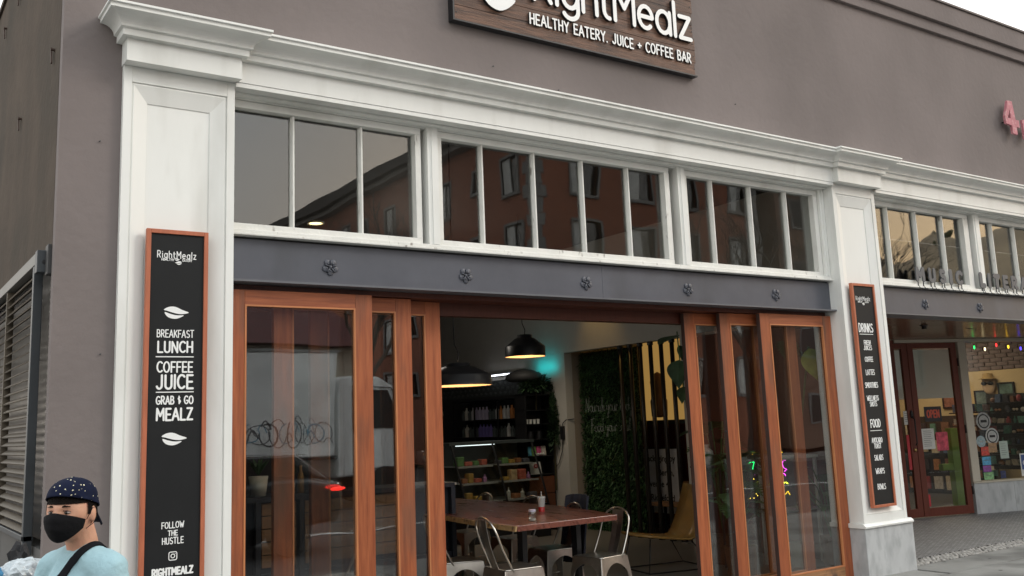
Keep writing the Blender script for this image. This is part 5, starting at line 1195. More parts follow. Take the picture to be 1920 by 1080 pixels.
for k, (dx, dz, ln) in enumerate(((.03, 2.38, .2), (.10, 2.30, .22), (-.14, 2.36, .18))):
    m = MB(); monstera_leaf(m, (dx, -.08, dz), (.4 - .3 * k, -.3, -.8), ln); m.build('leaf', leafl, tp, fix=False)
tr2 = thing('hanging_plant', 'plant with dark leaves hanging by the top of the inner right door', 'plant')
m = MB(); p0 = Vector((8.3, 8.55, 2.58))
for k, (dx, dz, dirx, l_) in enumerate(((0, 0, -1, .34), (.05, -.12, .4, .3), (.02, -.30, -.15, .32), (.12, -.45, .2, .28), (.08, -.62, -.3, .2), (.15, -.8, .1, .2))):
    monstera_leaf(m, p0 + Vector((dx, 0, dz)), (dirx, -.1, -.25 if k == 0 else -.8), l_, droop=.15, notch=False)
m.build('leaves', leafg, tr2, fix=False); MB().tube([(8.34, 8.56, 2.63), (8.36, 8.56, 2.2), (8.42, 8.56, 1.7)], .008, 6).build('stem', leafl, tr2)
CONY = .35
con = thing('white_console', 'white console table with crate shelf behind the outer right door', 'console table')
B(8.2, 8.88, 7.05, 7.35, 1.10, 1.13).build('tabletop', white, con)
for x in (8.22, 8.84):
    for y in (7.07, 7.31): B(x, x + .03, y, y + .03, 0, 1.099).build('leg', white, con)
B(8.2, 8.88, 7.05, 7.35, .55, .57).build('shelf', white, con)
vz = thing('white_vase', 'white crackled vase on a stand behind the inner right door', 'vase', (7.72, 7.62, 1.07)); MB().lathe([(.001, 0), (.07, 0), (.095, .08), (.085, .15), (.04, .19), (.05, .22), (.04, .22)], (0, 0, 0), 18).build('body', mat('white_crackle', (.45, .45, .42), .6, var=.2, scale=15), vz, smooth=True)
std = thing('plant_stand', 'dark plant stand under the white vase', 'stand'); B(7.60, 7.84, 7.5, 7.74, 1.045, 1.068).build('top', int_dark, std)
for x in (7.61, 7.81):
    for y in (7.51, 7.71): B(x, x + .02, y, y + .02, 0, 1.044).build('leg', int_dark, std)
# neon strokes
ne = thing('neon_sign', 'neon sign with green, magenta and yellow tubes behind the right doors', 'neon sign')
PN = 7.40
def ntube(pts, m_, nm): MB().tube([(a, PN, b) for a, b in pts], .0052, 7).build(nm, m_, ne)
ng = emis('neon_green', (.02, 1, .22), 2.2); nm_ = emis('neon_magenta', (1, .08, .9), 2.4); ny = emis('neon_yellow', (1, .62, .02), 1.8)
ntube([(8.14, 1.075), (8.24, 1.08), (8.215, 1.03), (8.20, .99)], ng, 'green_tube')
ntube(arc(8.73, 1.03, .035, .045, 60, 250, 8) + [(8.76, .97), (8.72, .95)], nm_, 'magenta_tube'); ntube(arc(8.70, .90, .03, .03, 0, 200, 6), nm_, 'magenta_tube')
ntube([(8.17, 1.155), (8.225, 1.157)], ny, 'yellow_tube'); ntube([(8.645, 1.16), (8.71, 1.161)], ny, 'yellow_tube'); ntube(arc(8.72, .80, .04, .03, 20, 190, 6), emis('neon_lemon', (.8, 1, .05), 4), 'lemon_tube'); ntube([(8.70, .70), (8.75, .73), (8.78, .69)], ny, 'yellow_tube')
B(8.06, 8.80, 7.42, 7.435, .64, 1.20).build('backing_panel', int_dark, ne)
for (a, b) in ((8.06, .82), (8.14, .80), (8.20, .90), (8.22, .74), (8.18, .70), (8.24, .72), (8.12, .70)): MB().ellipsoid((a, 7.39, b), (.005, .005, .007), 6, 4).build('fairy_bulb', emis('fairy_yellow', (1, .7, .1), 2.5), ne)
# ------------------------------------------------------------------ across the street (seen reflected in the glass)
struct('far_sidewalk', B(-60, 80, -13.4, -10.8, -.18, -.02), concrete)
org = mat('orange_render', (.31, .118, .070), .8, var=.1, scale=.6, bump=.2, bscale=8); quo = mat('grey_quoin', (.24, .235, .23), .8, var=.1); eav = mat('dark_eave', (.035, .03, .028), .6)
hb = thing('orange_apartment_building', 'orange rendered apartment block with grey quoins across the street', 'building')
XO, YO, ZO = 20.66, -16.0, 13.2
# walls built round the openings
def wall_grid(name, axis, a0, a1, z0, z1, holes, pos, th, parent, m_):
    """wall in plane x=pos (axis 'y') or y=pos (axis 'x'); holes are (a0,a1,z0,z1)"""
    A = sorted({a0, a1, *[h[0] for h in holes], *[h[1] for h in holes]}); Z = sorted({z0, z1, *[h[2] for h in holes], *[h[3] for h in holes]}); mb = MB()
    for i in range(len(A) - 1):
        run = None
        for j in range(len(Z) - 1):
            ca, cz = (A[i] + A[i + 1]) / 2, (Z[j] + Z[j + 1]) / 2
            solid = not any(h[0] < ca < h[1] and h[2] < cz < h[3] for h in holes)
            if solid and run is None: run = Z[j]
            if run is not None and (not solid or j == len(Z) - 2):
                e = Z[j] if not solid else Z[j + 1]
                if axis == 'x': mb.box(A[i], A[i + 1], pos, pos - th, run, e)
                else: mb.box(pos, pos + th, A[i], A[i + 1], run, e)
                run = None
    return mb.build(name, m_, parent)
hs_, hf = [], []
for r_ in range(5):
    zb_ = 10.32 - 2.62 * r_
    if zb_ < 0: continue
    for k in range(6):
        y = -17.45 - 4.9 * k; hs_.append((y - .55, y + .55, zb_, zb_ + 1.5)); hs_.append((y - 2.75, y - 2.25, zb_ + .55, zb_ + 1.4))
    for k in range(4): x = 23.3 + 2.9 * k; hf.append((x - .6, x + .6, zb_, zb_ + 1.5))
wall_grid('wall', 'y', -46, -16.3, 0, ZO, hs_, XO, .3, hb, org); wall_grid('wall', 'x', XO, 33.2, 0, ZO, hf, YO, .3, hb, org)
B(XO + .45, 33.0, -45.8, -16.45, 0, 13.0).build('inner_core', mat('dark_rooms', (.03, .03, .035), .3), hb)
B(XO - .75, 33.9, -46.5, YO + .75, 13.22, 13.75).build('eave', eav, hb); B(XO - .45, 33.6, -46.3, YO + .45, 12.95, 13.2).build('eave', quo, hb)
for k in range(26): 
    s_ = .42 if k % 2 else .6
    B(XO - .05, XO + s_, YO - s_, YO + .05, .02 + k * .497, .02 + k * .497 + .47).build('quoin', quo, hb)
    B(33.2 - s_, 33.25, YO - s_, YO + .05, .02 + k * .497, .02 + k * .497 + .47).build('quoin', quo, hb)
shut = mat('white_shutter', (.62, .63, .62), .6); wpan = glass_mat('far_window_pane', tint=(.5, .52, .52), f0=.12, wob=0)
def win(u0, u1, z0, z1, side):
    w_ = empty('window', parent=hb)
    def bx(a0, a1, d0, d1, c0, c1, nm, m_):
        if side: B(XO + d0, XO + d1, a0, a1, c0, c1).build(nm, m_, w_)
        else: B(a0, a1, YO - d0, YO - d1, c0, c1).build(nm, m_, w_)
    bx(u0 - .10, u0, -.05, .1, z0 - .12, z1 + .10, 'frame', quo); bx(u1, u1 + .10, -.05, .1, z0 - .12, z1 + .10, 'frame', quo)
    bx(u0 + .001, u1 - .001, -.05, .1, z1, z1 + .10, 'frame', quo); bx(u0 + .001, u1 - .001, -.09, .1, z0 - .12, z0, 'sill', quo)
    if u1 - u0 > .8: bx(u0 + .02, (u0 + u1) / 2, .06, .1, z0 + .02, z1 - .02, 'shutter', shut)
    bx(u0, u1, .12, .14, z0, z1, 'pane', wpan)
for h in hs_[:]:
    if h[0] > -37: win(*h, True)
for h in hf: win(*h, False)
lowb = thing('red_roof_hall', 'low pale hall with dark red hipped roof across the street', 'building')
B(5.5, 15.5, -30, -20, 0, 4.6).build('wall', cream, lowb); m = MB(); m.prism([(-31, 4.6), (-19, 4.6), (-25, 7.4)], (10.6, 0, 0), (5.0, 0, 0), (0, 1, 0), (0, 0, 1)); m.build('roof', mat('dark_red_roof', (.10, .025, .025), .7, var=.2), lowb)
for k, (x0, x1, h, c) in enumerate(((-30, -18, 9, (.4, .38, .33)), (-17.5, -4, 7, (.32, .30, .3)), (-3.5, 4.8, 6.0, (.45, .40, .30)), (34.4, 41.4, 11.6, (.24, .15, .11)), (44, 60, 6.2, (.30, .22, .18)))):
    t = thing('street_house', ['grey plastered house at the far left of the street opposite', 'grey flat roofed house opposite the side wall', 'cream low house opposite the corner', 'tall brown house right of the orange block', 'low brown house at the far right of the street opposite'][k], 'building')
    B(x0, x1, -28, -16, 0, h).build('wall', mat('house_wall_%d' % k, c, .8, var=.08), t); B(x0 - .3, x1 + .3, -28.3, -15.7, h, h + .35).build('roof', eav, t)
    for i in range(int((x1 - x0) / 3)):
        for z in range(1, int(h), 3): f = B(x0 + 1 + 3 * i, x0 + 2.2 + 3 * i, -16, -15.95, z, z + 1.4).build('window', quo, t); B(x0 + 1.1 + 3 * i, x0 + 2.1 + 3 * i, -15.949, -15.94, z + .1, z + 1.3).build('pane', black_metal, f)
# hill with trees to the south-west end of the street
m = MB(); rg = random.Random(21); nx, ny = 44, 10; hv = []
for j in range(ny):
    for i in range(nx):
        az = R(100 + 60 * i / (nx - 1)); d = 210 + 34 * j; f = j / (ny - 1)
        e_ = (6.2 + 4.6 * math.exp(-((math.degrees(az) - 124) / 9) ** 2) + 1.6 * math.sin(i * .7) + .8 * math.sin(i * 1.9)) / 10
        z = 76 * e_ * math.sin(f * math.pi * .62) ** 1.0 + rg.uniform(-.6, .6)
        m.v.append((d * math.sin(az), d * math.cos(az), z - 1.5))
for j in range(ny - 1):
    for i in range(nx - 1): a = j * nx + i; m.f.append((a, a + 1, a + nx + 1, a + nx))
hv = list(m.v); struct('hill', m, mat('hazy_hillside', (.44, .34, .22), .9, var=.25, scale=.02), smooth=True)  # distance haze is mixed into the pale hill colour
tm = MB()
for k in range(500):
    p = hv[rg.randrange(nx * 4, len(hv))]; d_ = rg.uniform(-1, 1); p = (p[0] + rg.uniform(-9, 9), p[1] + rg.uniform(-9, 9), p[2] - 1.2); s_ = rg.uniform(.3, .8)
    tm.ellipsoid((p[0], p[1], p[2] + s_ * .5), (s_, s_, s_ * rg.uniform(.8, 1.8)), 6, 4)
o = tm.build('hillside_woods', mat('hill_tree_green', (.09, .10, .05), .9, var=.4, scale=.3), None); tag(o, kind='stuff')
# bare street trees
bark = mat('grey_bark', (.10, .085, .07), .9, var=.25, scale=8)
def bare_tree(x, y, h, seed, label):
    t = thing('street_tree', label, 'tree', (x, y, -.05), group='bare street trees across the road'); rg = random.Random(seed)
    MB().tube([(0, 0, 0), (.03, 0, h * .2), (-.02, .03, h * .36)], [.17, .14, .11], 10).build('trunk', bark, t, smooth=True)
    m = MB()
    def br(p, d, l, r, dep):
        q = p + d * l; mid = p + d * l * .5 + Vector((rg.uniform(-.06, .06), rg.uniform(-.06, .06), 0)) * l
        m.tube([p, mid, q], [r, r * .8, r * .6], 5 if dep > 1 else 4, cap=False)
        if dep == 0: return
        for _ in range(3 if dep > 1 else 4):
            nd = (d + Vector((rg.uniform(-.8, .8), rg.uniform(-.8, .8), rg.uniform(-.25, .55)))).normalized(); br(q if rg.random() < .7 else mid, nd, l * rg.uniform(.6, .85), r * .58, dep - 1)
    for k in range(4):
        a = k * 1.57 + rg.uniform(-.4, .4); br(Vector((-.02, .03, h * .35)), Vector((math.cos(a) * .6, math.sin(a) * .6, 1)).normalized(), h * .22, .08, 4)
    m.build('branches', bark, t, fix=False)
for i, a in enumerate(((12.2, -12.2, 8.5), (27.5, -12.0, 10.5), (34.5, -12.2, 10.0), (-6, -12.1, 8))): bare_tree(*a, 40 + i, 'bare street tree across the road, %s' % ['behind the parked truck', 'before the orange block corner', 'before the right half of the orange block', 'left of the truck'][i])
# box truck
tk = thing('box_truck', 'white box truck with looping graffiti parked across the street', 'truck')
tw_ = mat('truck_white', (.80, .82, .82), .5, var=.08, scale=1.5, blotch=((.6, .62, .62), 1.2))
B(3.2, 9.15, -10.25, -8.0, 1.02, 3.36).build('cargo_box', tw_, tk, bevel=.03)
B(3.15, 9.2, -10.28, -7.975, 3.361, 3.42).build('roof_rail', mat('truck_trim', (.30, .31, .31), .4, metal=.5), tk); B(3.15, 9.2, -10.28, -7.975, .95, 1.019).build('floor_rail', black_metal, tk)
m = MB(); m.prism([(9.3, .55), (11.35, .55), (11.4, 1.25), (11.2, 1.5), (10.75, 2.55), (10.45, 2.75), (9.3, 2.8)], (0, -1.95, 0), (0, -8.12, 0), (1, 0, 0), (0, 0, 1)); m.build('cab', mat('cab_white', (.80, .82, .82), .4, var=.04), tk, bevel=.05)
m = MB(); m.prism([(9.75, 1.62), (10.98, 1.62), (10.62, 2.45), (9.75, 2.48)], (0, -.02, 0), (0, -8.10, 0), (1, 0, 0), (0, 0, 1)); m.build('side_window', black_metal, tk)
MB().tube([(9.7, -8.10, .7), (9.7, -8.10, 2.55), (10.7, -8.10, 2.5), (11.12, -8.10, 1.6), (11.15, -8.10, .7), (9.7, -8.10, .7)], .012, 5).build('door_seam', frame_metal, tk)
for x in (4.6, 10.55):
    for y in (-8.15, -10.0): 
        wl = MB(); wl.lathe([(.001, -.12), (.30, -.12), (.42, -.10), (.44, 0), (.42, .10), (.30, .12), (.001, .12)], (0, 0, 0), 22); wl.xf(Matrix.Translation((x, y, .30)) @ Matrix.Rotation(R(90), 4, 'X')); wl.build('wheel', mat('tyre_rubber', (.02, .02, .02), .8), tk)
PG = lambda u, v, d: (u, -7.995 - d, v)
gb = mat('graffiti_black', (.12, .12, .13), .5); gb2 = mat('graffiti_blue', (.08, .30, .42), .5)
rg = random.Random(8); m1, m2 = MB(), MB()
for k in range(11):
    cx = 6.95 + k * .195; r1 = rg.uniform(.13, .24); r2 = rg.uniform(.20, .33); a0 = rg.uniform(0, 360)
    mm = m1 if k % 4 != 1 else m2
    pts = [(cx + (r1 + .002 * t) * math.cos(R(a0 + t * 22)), 1.58 + (r2 - .004 * t) * math.sin(R(a0 + t * 22))) for t in range(0, 15)]
    pts += [(pts[-1][0] + .05 * j, pts[-1][1] + .12 * math.sin(j * .9)) for j in range(1, 5)]
    ribbon(mm, pts, .010 if k % 3 else .018, PG, -.0004 * k, .001)
m1.build('graffiti', gb, tk); m2.build('graffiti', gb2, tk)
# parked car behind the camera
car = thing('parked_car', 'dark parked car with a lit red tail light, mirrored in the left door glass', 'car')
cp = mat('dark_car_paint', (.025, .03, .035), .2, var=.05, coat=.6)
def loft(prof_l, y0, y1, inset): 
    m = MB(); n = len(prof_l); ys_ = [y0, y0 + .12, y1 - .12, y1]; ii = [inset, 0, 0, inset]; cx = sum(p[0] for p in prof_l) / n; cz = sum(p[1] for p in prof_l) / n
    for y, s_ in zip(ys_, ii):
        for x, z in prof_l: m.v.append((cx + (x - cx) * (1 - s_), y, cz + (z - cz) * (1 - s_)))
    for a in range(3):
        for k in range(n): m.f.append((a * n + k, a * n + (k + 1) % n, (a + 1) * n + (k + 1) % n, (a + 1) * n + k))
    m.f.append(tuple(range(n))); m.f.append(tuple(3 * n + k for k in range(n))); return m
loft([(1.75, .25), (6.1, .25), (6.22, .5), (6.18, .86), (5.6, .90), (3.2, .88), (2.2, .78), (1.72, .62), (1.7, .4)], -2.85, -1.0, .04).build('body', cp, car, bevel=.05, smooth=False)
loft([(2.75, .88), (3.4, 1.22), (3.9, 1.28), (5.5, 1.27), (6.05, .90)], -2.7, -1.15, .06).build('roof', cp, car, bevel=.03)
loft([(3.0, .93), (3.5, 1.19), (5.3, 1.21), (5.75, .95)], -2.715, -1.135, .05).build('side_window', mat('dark_car_glass', (.01, .01, .012), .05), car)
B(3.4, 5.6, -1.13, -1.11, 1.262, 1.275).build('roof_rail', mat('chrome', (.8, .8, .8), .12, metal=1), car)
MB().ellipsoid((6.06, -1.00, .77), (.12, .04, .028), 12, 6).build('tail_light', emis('tail_red', (1, .03, .02), 4), car, smooth=True); MB().ellipsoid((6.19, -2.7, .77), (.05, .16, .05), 12, 6).build('tail_light', emis('tail_red', (1, .03, .02), 4), car, smooth=True)
for x in (2.6, 5.3):
    for y in (-1.08, -2.75): 
        wl = MB(); wl.lathe([(.001, -.1), (.22, -.1), (.31, -.09), (.33, 0), (.31, .09), (.22, .1), (.001, .1)], (0, 0, 0), 22); wl.xf(Matrix.Translation((x, y, .19)) @ Matrix.Rotation(R(90), 4, 'X')); wl.build('wheel', MATS['tyre_rubber'], car)

# ------------------------------------------------------------------ person
pr_ = thing('person', 'person in pale blue T-shirt, black face mask and backward speckled navy cap with black strap', 'person', (0.765, 4.02, -.002), R(-153)); pr_.scale = (.96, .96, .96)
skin_m = mat('skin', (.54, .29, .19), .55, var=.10, scale=22, bump=.15, bscale=180, blotch=((.56, .24, .17), 14), blotch_pos=(.5, .8))
skin_m.node_tree.nodes['Principled BSDF'].inputs['Subsurface Weight'].default_value = .08
def skin_mesh(verts, edges, rad, lvl=2, root=0):
    me = bpy.data.meshes.new('tmp'); me.from_pydata(verts, edges, []); me.update(); o = bpy.data.objects.new('tmp', me); COL.objects.link(o)
    sk = o.modifiers.new('s', 'SKIN'); ss = o.modifiers.new('d', 'SUBSURF'); ss.levels = lvl
    for i, v in enumerate(me.skin_vertices[0].data):
        r_ = rad[i]; v.radius = r_ if isinstance(r_, tuple) else (r_, r_); v.use_root = (i == root)
    dg = bpy.context.evaluated_depsgraph_get(); ev = o.evaluated_get(dg); em = ev.to_mesh(); V = [tuple(v.co) for v in em.vertices]; F = [tuple(p.vertices) for p in em.polygons]; ev.to_mesh_clear()
    bpy.data.objects.remove(o); return V, F
def chain(m, pts, rads, wide=(0, 1, 0), n=16):
    """closed tapered limb with elliptical rings; rads = (half width, half depth)"""
    pts = [Vector(p) for p in pts]; wide = Vector(wide); P_, R_ = [], []
    t0 = (pts[0] - pts[1]).normalized(); t1 = (pts[-1] - pts[-2]).normalized()
    for a_ in (75, 45, 20): P_.append(pts[0] + t0 * rads[0][1] * math.sin(R(a_))); R_.append((rads[0][0] * math.cos(R(a_)), rads[0][1] * math.cos(R(a_))))
    for k in range(len(pts) - 1):
        for j in range(4):
            u = j / 4; u2 = u * u * (3 - 2 * u); P_.append(pts[k].lerp(pts[k + 1], u)); R_.append(tuple(rads[k][q] * (1 - u2) + rads[k + 1][q] * u2 for q in (0, 1)))
    P_.append(pts[-1]); R_.append(rads[-1])
    for a_ in (20, 45, 75): P_.append(pts[-1] + t1 * rads[-1][1] * math.sin(R(a_))); R_.append((rads[-1][0] * math.cos(R(a_)), rads[-1][1] * math.cos(R(a_))))
    i0 = len(m.v)
    for k, p in enumerate(P_):
        t = (P_[min(k + 1, len(P_) - 1)] - P_[max(k - 1, 0)]).normalized(); w_ = (wide - t * wide.dot(t))
        if w_.length < .1: w_ = Vector((1, 0, 0)) - t * t.x
        w_.normalize(); d_ = t.cross(w_)
        for j in range(n): an = 2 * math.pi * j / n; m.v.append(tuple(p + w_ * math.cos(an) * R_[k][0] + d_ * math.sin(an) * R_[k][1]))
    for k in range(len(P_) - 1):
        for j in range(n): m.f.append((i0 + k * n + j, i0 + k * n + (j + 1) % n, i0 + (k + 1) * n + (j + 1) % n, i0 + (k + 1) * n + j))
    m.f.append(tuple(i0 + n - 1 - j for j in range(n))); e = i0 + (len(P_) - 1) * n; m.f.append(tuple(e + j for j in range(n))); return m
allm = MB()
chain(allm, [(0, 0, .76), (0, 0, .93), (.01, 0, 1.08), (0, 0, 1.20)], [(.15, .10), (.125, .09), (.14, .10), (.10, .07)])
chain(allm, [(-.01, 0, 1.20), (.0, 0, 1.27), (.025, 0, 1.35)], [(.068, .062), (.060, .058), (.060, .056)])
for s_ in (1, -1):
    chain(allm, [(0, s_ * .05, 1.215), (0, s_ * .145, 1.175)], [(.05, .05), (.052, .052)], (1, 0, 0))
    chain(allm, [(0, s_ * .15, 1.17), (0, s_ * .185, .97), (.06, s_ * .195, .80)], [(.048, .046), (.037, .036), (.024, .022)], (1, 0, 0))
    chain(allm, [(.06, s_ * .195, .81), (.085, s_ * .195, .755)], [(.032, .015), (.036, .015)], (1, 0, 0), 12)
    chain(allm, [(0, s_ * .08, .76), (.012, s_ * .085, .42), (-.01, s_ * .085, .08)], [(.085, .085), (.052, .054), (.036, .04)], (1, 0, 0))
    chain(allm, [(-.02, s_ * .085, .035), (.14, s_ * .095, .028)], [(.034, .03), (.036, .022)], (0, 1, 0), 12)
    for k, (dx, ln) in enumerate(((-.026, .056), (-.009, .064), (.009, .061), (.025, .049))):
        p = (.088 + dx, s_ * .195, .735); chain(allm, [(p[0], p[1], .75), (p[0] + .003, p[1] - s_ * .003, .735 - ln * .45), (p[0] + .005, p[1] - s_ * .014, .735 - ln * .8), (p[0] + .004, p[1] - s_ * .026, .735 - ln)], [(.0088, .0088), (.0082, .0082), (.0076, .0076), (.0068, .0068)], (1, 0, 0), 8)
    chain(allm, [(.098, s_ * .190, .785), (.122, s_ * .182, .757), (.132, s_ * .172, .730)], [(.0115, .0115), (.010, .010), (.008, .008)], (1, 0, 0), 8)
allv, allf = allm.v, allm.f
def add(V, F):
    k = len(allv); allv.extend(V); allf.extend([tuple(i + k for i in f) for f in F])
HC = Vector((.055, 0, 1.40))
hm_ = MB(); nL, nM = 44, 34
for j in range(nM + 1):
    th = math.pi * j / nM
    for i in range(nL):
        ph = 2 * math.pi * i / nL; x, y, z = math.sin(th) * math.cos(ph), math.sin(th) * math.sin(ph), math.cos(th)
        X, Y, Z = x * .095, y * .084, z * .113
        if z < 0: k = (-z) ** 1.4; Y *= 1 - .22 * k; X = X * (1 - .25 * k) + .020 * k
        if x > 0: 
            g_ = lambda a, b, sa, sb_: math.exp(-((y - a) / sa) ** 2 - ((z - b) / sb_) ** 2)
            X += .017 * g_(0, -.22, .16, .22) + .006 * g_(0, .05, .12, .25) - .009 * (g_(.36, .0, .2, .13) + g_(-.36, .0, .2, .13)) + .004 * g_(0, .22, .6, .1) + .006 * (g_(.5, -.3, .25, .25) + g_(-.5, -.3, .25, .25)) + .004 * g_(0, -.55, .3, .12)
        hm_.v.append((HC.x + X, HC.y + Y, HC.z + Z))
for j in range(nM):
    for i in range(nL): hm_.f.append((j * nL + i, j * nL + (i + 1) % nL, (j + 1) * nL + (i + 1) % nL, (j + 1) * nL + i))
HR = Matrix.Translation(HC) @ Matrix.Rotation(R(22), 4, 'Z') @ Matrix.Translation(-HC)
add([tuple(HR @ Vector(v)) for v in hm_.v], hm_.f)
for s_ in (1, -1):
    e = MB(); e.ellipsoid((HC.x - .008, s_ * .086, HC.z - .012), (.018, .010, .032), 12, 8); e.xf(HR); add(e.v, e.f)
mbp = MB(); mbp.v = allv; mbp.f = allf; body = mbp.build('body', skin_m, pr_, smooth=True, fix=True)
rm = body.modifiers.new('remesh', 'REMESH'); rm.mode = 'VOXEL'; rm.voxel_size = .0055; rm.use_smooth_shade = True; sm_ = body.modifiers.new('sm', 'SMOOTH'); sm_.factor = .5; sm_.iterations = 3
dg = bpy.context.evaluated_depsgraph_get(); nb_ = bpy.data.meshes.new_from_object(body.evaluated_get(dg)); body.modifiers.clear(); body.data = nb_
nb_.polygons.foreach_set('use_smooth', [True] * len(nb_.polygons))
if not nb_.materials: nb_.materials.append(skin_m)
# eyes, brows
for s_ in (1, -1):
    m = MB(); m.ellipsoid((HC.x + .0785, s_ * .030, HC.z + .001), (.010, .0155, .0062), 12, 8); m.build('eye', mat('eye_white', (.30, .25, .22), .4), body, smooth=True)
    m = MB(); m.ellipsoid((HC.x + .0862, s_ * .0305, HC.z + .001), (.003, .0068, .0056), 10, 6); m.build('iris', mat('dark_iris', (.012, .008, .006), .15), body, smooth=True)
    m = MB(); m.tube([(HC.x + .083, s_ * .014, HC.z + .004), (HC.x + .0885, s_ * .022, HC.z + .0085), (HC.x + .0875, s_ * .032, HC.z + .0095), (HC.x + .079, s_ * .047, HC.z + .004)], [.001, .0024, .0026, .001], 6); m.build('eyelid', mat('eyelid', (.16, .075, .05), .6), body, smooth=True)
    m = MB(); m.tube([(HC.x + .0905, s_ * .014, HC.z + .021), (HC.x + .0925, s_ * .027, HC.z + .026), (HC.x + .083, s_ * .046, HC.z + .023)], [.0022, .0036, .0015], 6); m.build('eyebrow', mat('dark_hair', (.008, .006, .005), .9, spec=.1, bump=1.0, bscale=160), body, smooth=True)
# hair shell and cap
hr = MB(); 
for j in range(nM + 1):
    for i in range(nL): v = Vector(hm_.v[j * nL + i]) - HC; hr.v.append(tuple(HC + Vector((v.x * 1.045 - .002, v.y * 1.055, v.z * 1.05))))
for j in range(nM):
    for i in range(nL):
        v = Vector(hm_.v[j * nL + i]) - HC; ph = 2 * math.pi * i / nL
        a = abs(math.atan2(v.y, v.x)); lim = .030 + .016 * math.cos(a * 2) if a < 1.15 else (-.004 if a < 1.75 else -.055)
        if a < 1.15: lim = .040
        if lim < v.z < .075: hr.f.append((j * nL + i, j * nL + (i + 1) % nL, (j + 1) * nL + (i + 1) % nL, (j + 1) * nL + i))
hr.build('hair', mat('dark_hair', (.008, .006, .005), .9, spec=.1, bump=1.0, bscale=160), body, smooth=True, fix=False)
capm = mat('navy_cap', (.006, .009, .026), .9, spec=.15, var=.2, scale=30)
t_ = capm.node_tree; bs = t_.nodes['Principled BSDF']; vo = t_.nodes.new('ShaderNodeTexVoronoi'); vo.inputs['Scale'].default_value = 62; tcn = t_.nodes.new('ShaderNodeTexCoord'); t_.links.new(tcn.outputs['Object'], vo.inputs['Vector'])
lt = t_.nodes.new('ShaderNodeMath'); lt.operation = 'LESS_THAN'; lt.inputs[1].default_value = .20; t_.links.new(vo.outputs['Distance'], lt.inputs[0])
wn = t_.nodes.new('ShaderNodeTexNoise'); wn.inputs['Scale'].default_value = 40; t_.links.new(tcn.outputs['Object'], wn.inputs[0]); g2 = t_.nodes.new('ShaderNodeMath'); g2.operation = 'GREATER_THAN'; g2.inputs[1].default_value = .5; t_.links.new(wn.outputs[0], g2.inputs[0])
ml = t_.nodes.new('ShaderNodeMath'); ml.operation = 'MULTIPLY'; t_.links.new(lt.outputs[0], ml.inputs[0]); t_.links.new(g2.outputs[0], ml.inputs[1])
src = bs.inputs['Base Color'].links[0].from_socket; mxx = t_.nodes.new('ShaderNodeMix'); mxx.data_type = 'RGBA'; t_.links.new(ml.outputs[0], mxx.inputs[0]); t_.links.new(src, mxx.inputs[6]); mxx.inputs[7].default_value = (.75, .70, .50, 1); t_.links.new(mxx.outputs[2], bs.inputs['Base Color'])
cap_ = empty('cap', parent=pr_)
cm_ = MB()
for j in range(nM + 1):
    for i in range(nL):
        v = Vector(hm_.v[j * nL + i]) - HC; x, y, z = v.x * 1.115 - .004, v.y * 1.13, (v.z * 1.06 if v.z < .04 else .0424 + .084 * ((v.z - .04) / .073) ** .62)
        
        cut = .034 + .30 * x; z = max(z, cut); cm_.v.append((HC.x + x, y, HC.z + z))
for j in range(nM):
    for i in range(nL):
        q_ = [j * nL + i, j * nL + (i + 1) % nL, (j + 1) * nL + (i + 1) % nL, (j + 1) * nL + i]
        if any(cm_.v[k][2] - HC.z > .0345 + .30 * (cm_.v[k][0] - HC.x) for k in q_): cm_.f.append(tuple(q_))
co = cm_.build('crown', capm, cap_, smooth=True, fix=False); s2 = co.modifiers.new('s', 'SOLIDIFY'); s2.thickness = .003
bm2 = MB()
for j in range(6):
    f = j / 5
    for i in range(13):
        a = R(-62 + 124 * i / 12); r0 = .102; x = -(r0 * math.cos(a) + f * .062 * (math.cos(a) ** .5)); y = .086 * math.sin(a) * (1 + .0 * f); bm2.v.append((HC.x + x - .002, y, HC.z + .006 - f * .060 - .022 * (abs(math.sin(a)) ** 2) * 0 - .012 * math.sin(a) ** 2))
for j in range(5):
    for i in range(12): a = j * 13 + i; bm2.f.append((a, a + 1, a + 14, a + 13))
bo = bm2.build('brim', mat('navy_brim', (.004, .006, .014), .9, spec=.15), cap_, smooth=True, fix=False); s3 = bo.modifiers.new('s', 'SOLIDIFY'); s3.thickness = .004
MB().ellipsoid((HC.x - .004, 0, HC.z + .128), (.009, .009, .004), 10, 5).build('button', capm, cap_)
# mask
mk = MB(); nu, nv = 26, 14
for j in range(nv + 1):
    v_ = j / nv
    for i in range(nu + 1):
        u_ = -1 + 2 * i / nu; ph = u_ * R(70)
        top = .002 + (-.030) * abs(u_) ** 1.3; bot = -.108 + .048 * abs(u_) ** 2.2
        z = bot + (top - bot) * v_; zz = z / .113; k = (-min(0, zz)) ** 1.4
        s_ = math.sqrt(max(.0, 1 - min(1, zz * zz * .8)))
        X = .100 * math.cos(ph) * s_ * (1 - .16 * k) + .022 * k; Y = .0885 * math.sin(ph) * (1 - .20 * k) * (s_ ** .5)
        fwd = (1 - abs(u_)) ** .9 * (.016 + .014 * math.sin(math.pi * v_)); mk.v.append((HC.x + X + fwd + .002 * math.sin(v_ * 18) * (1 - abs(u_)), Y, HC.z + z))
for j in range(nv):
    for i in range(nu): a = j * (nu + 1) + i; mk.f.append((a, a + 1, a + nu + 2, a + nu + 1))
mo = mk.build('face_mask', mat('black_mask', (.008, .008, .009), .9, spec=.12, var=.1, bump=.3, bscale=70), pr_, smooth=True, fix=False); s4 = mo.modifiers.new('s', 'SOLIDIFY'); s4.thickness = .003; s4.offset = 1
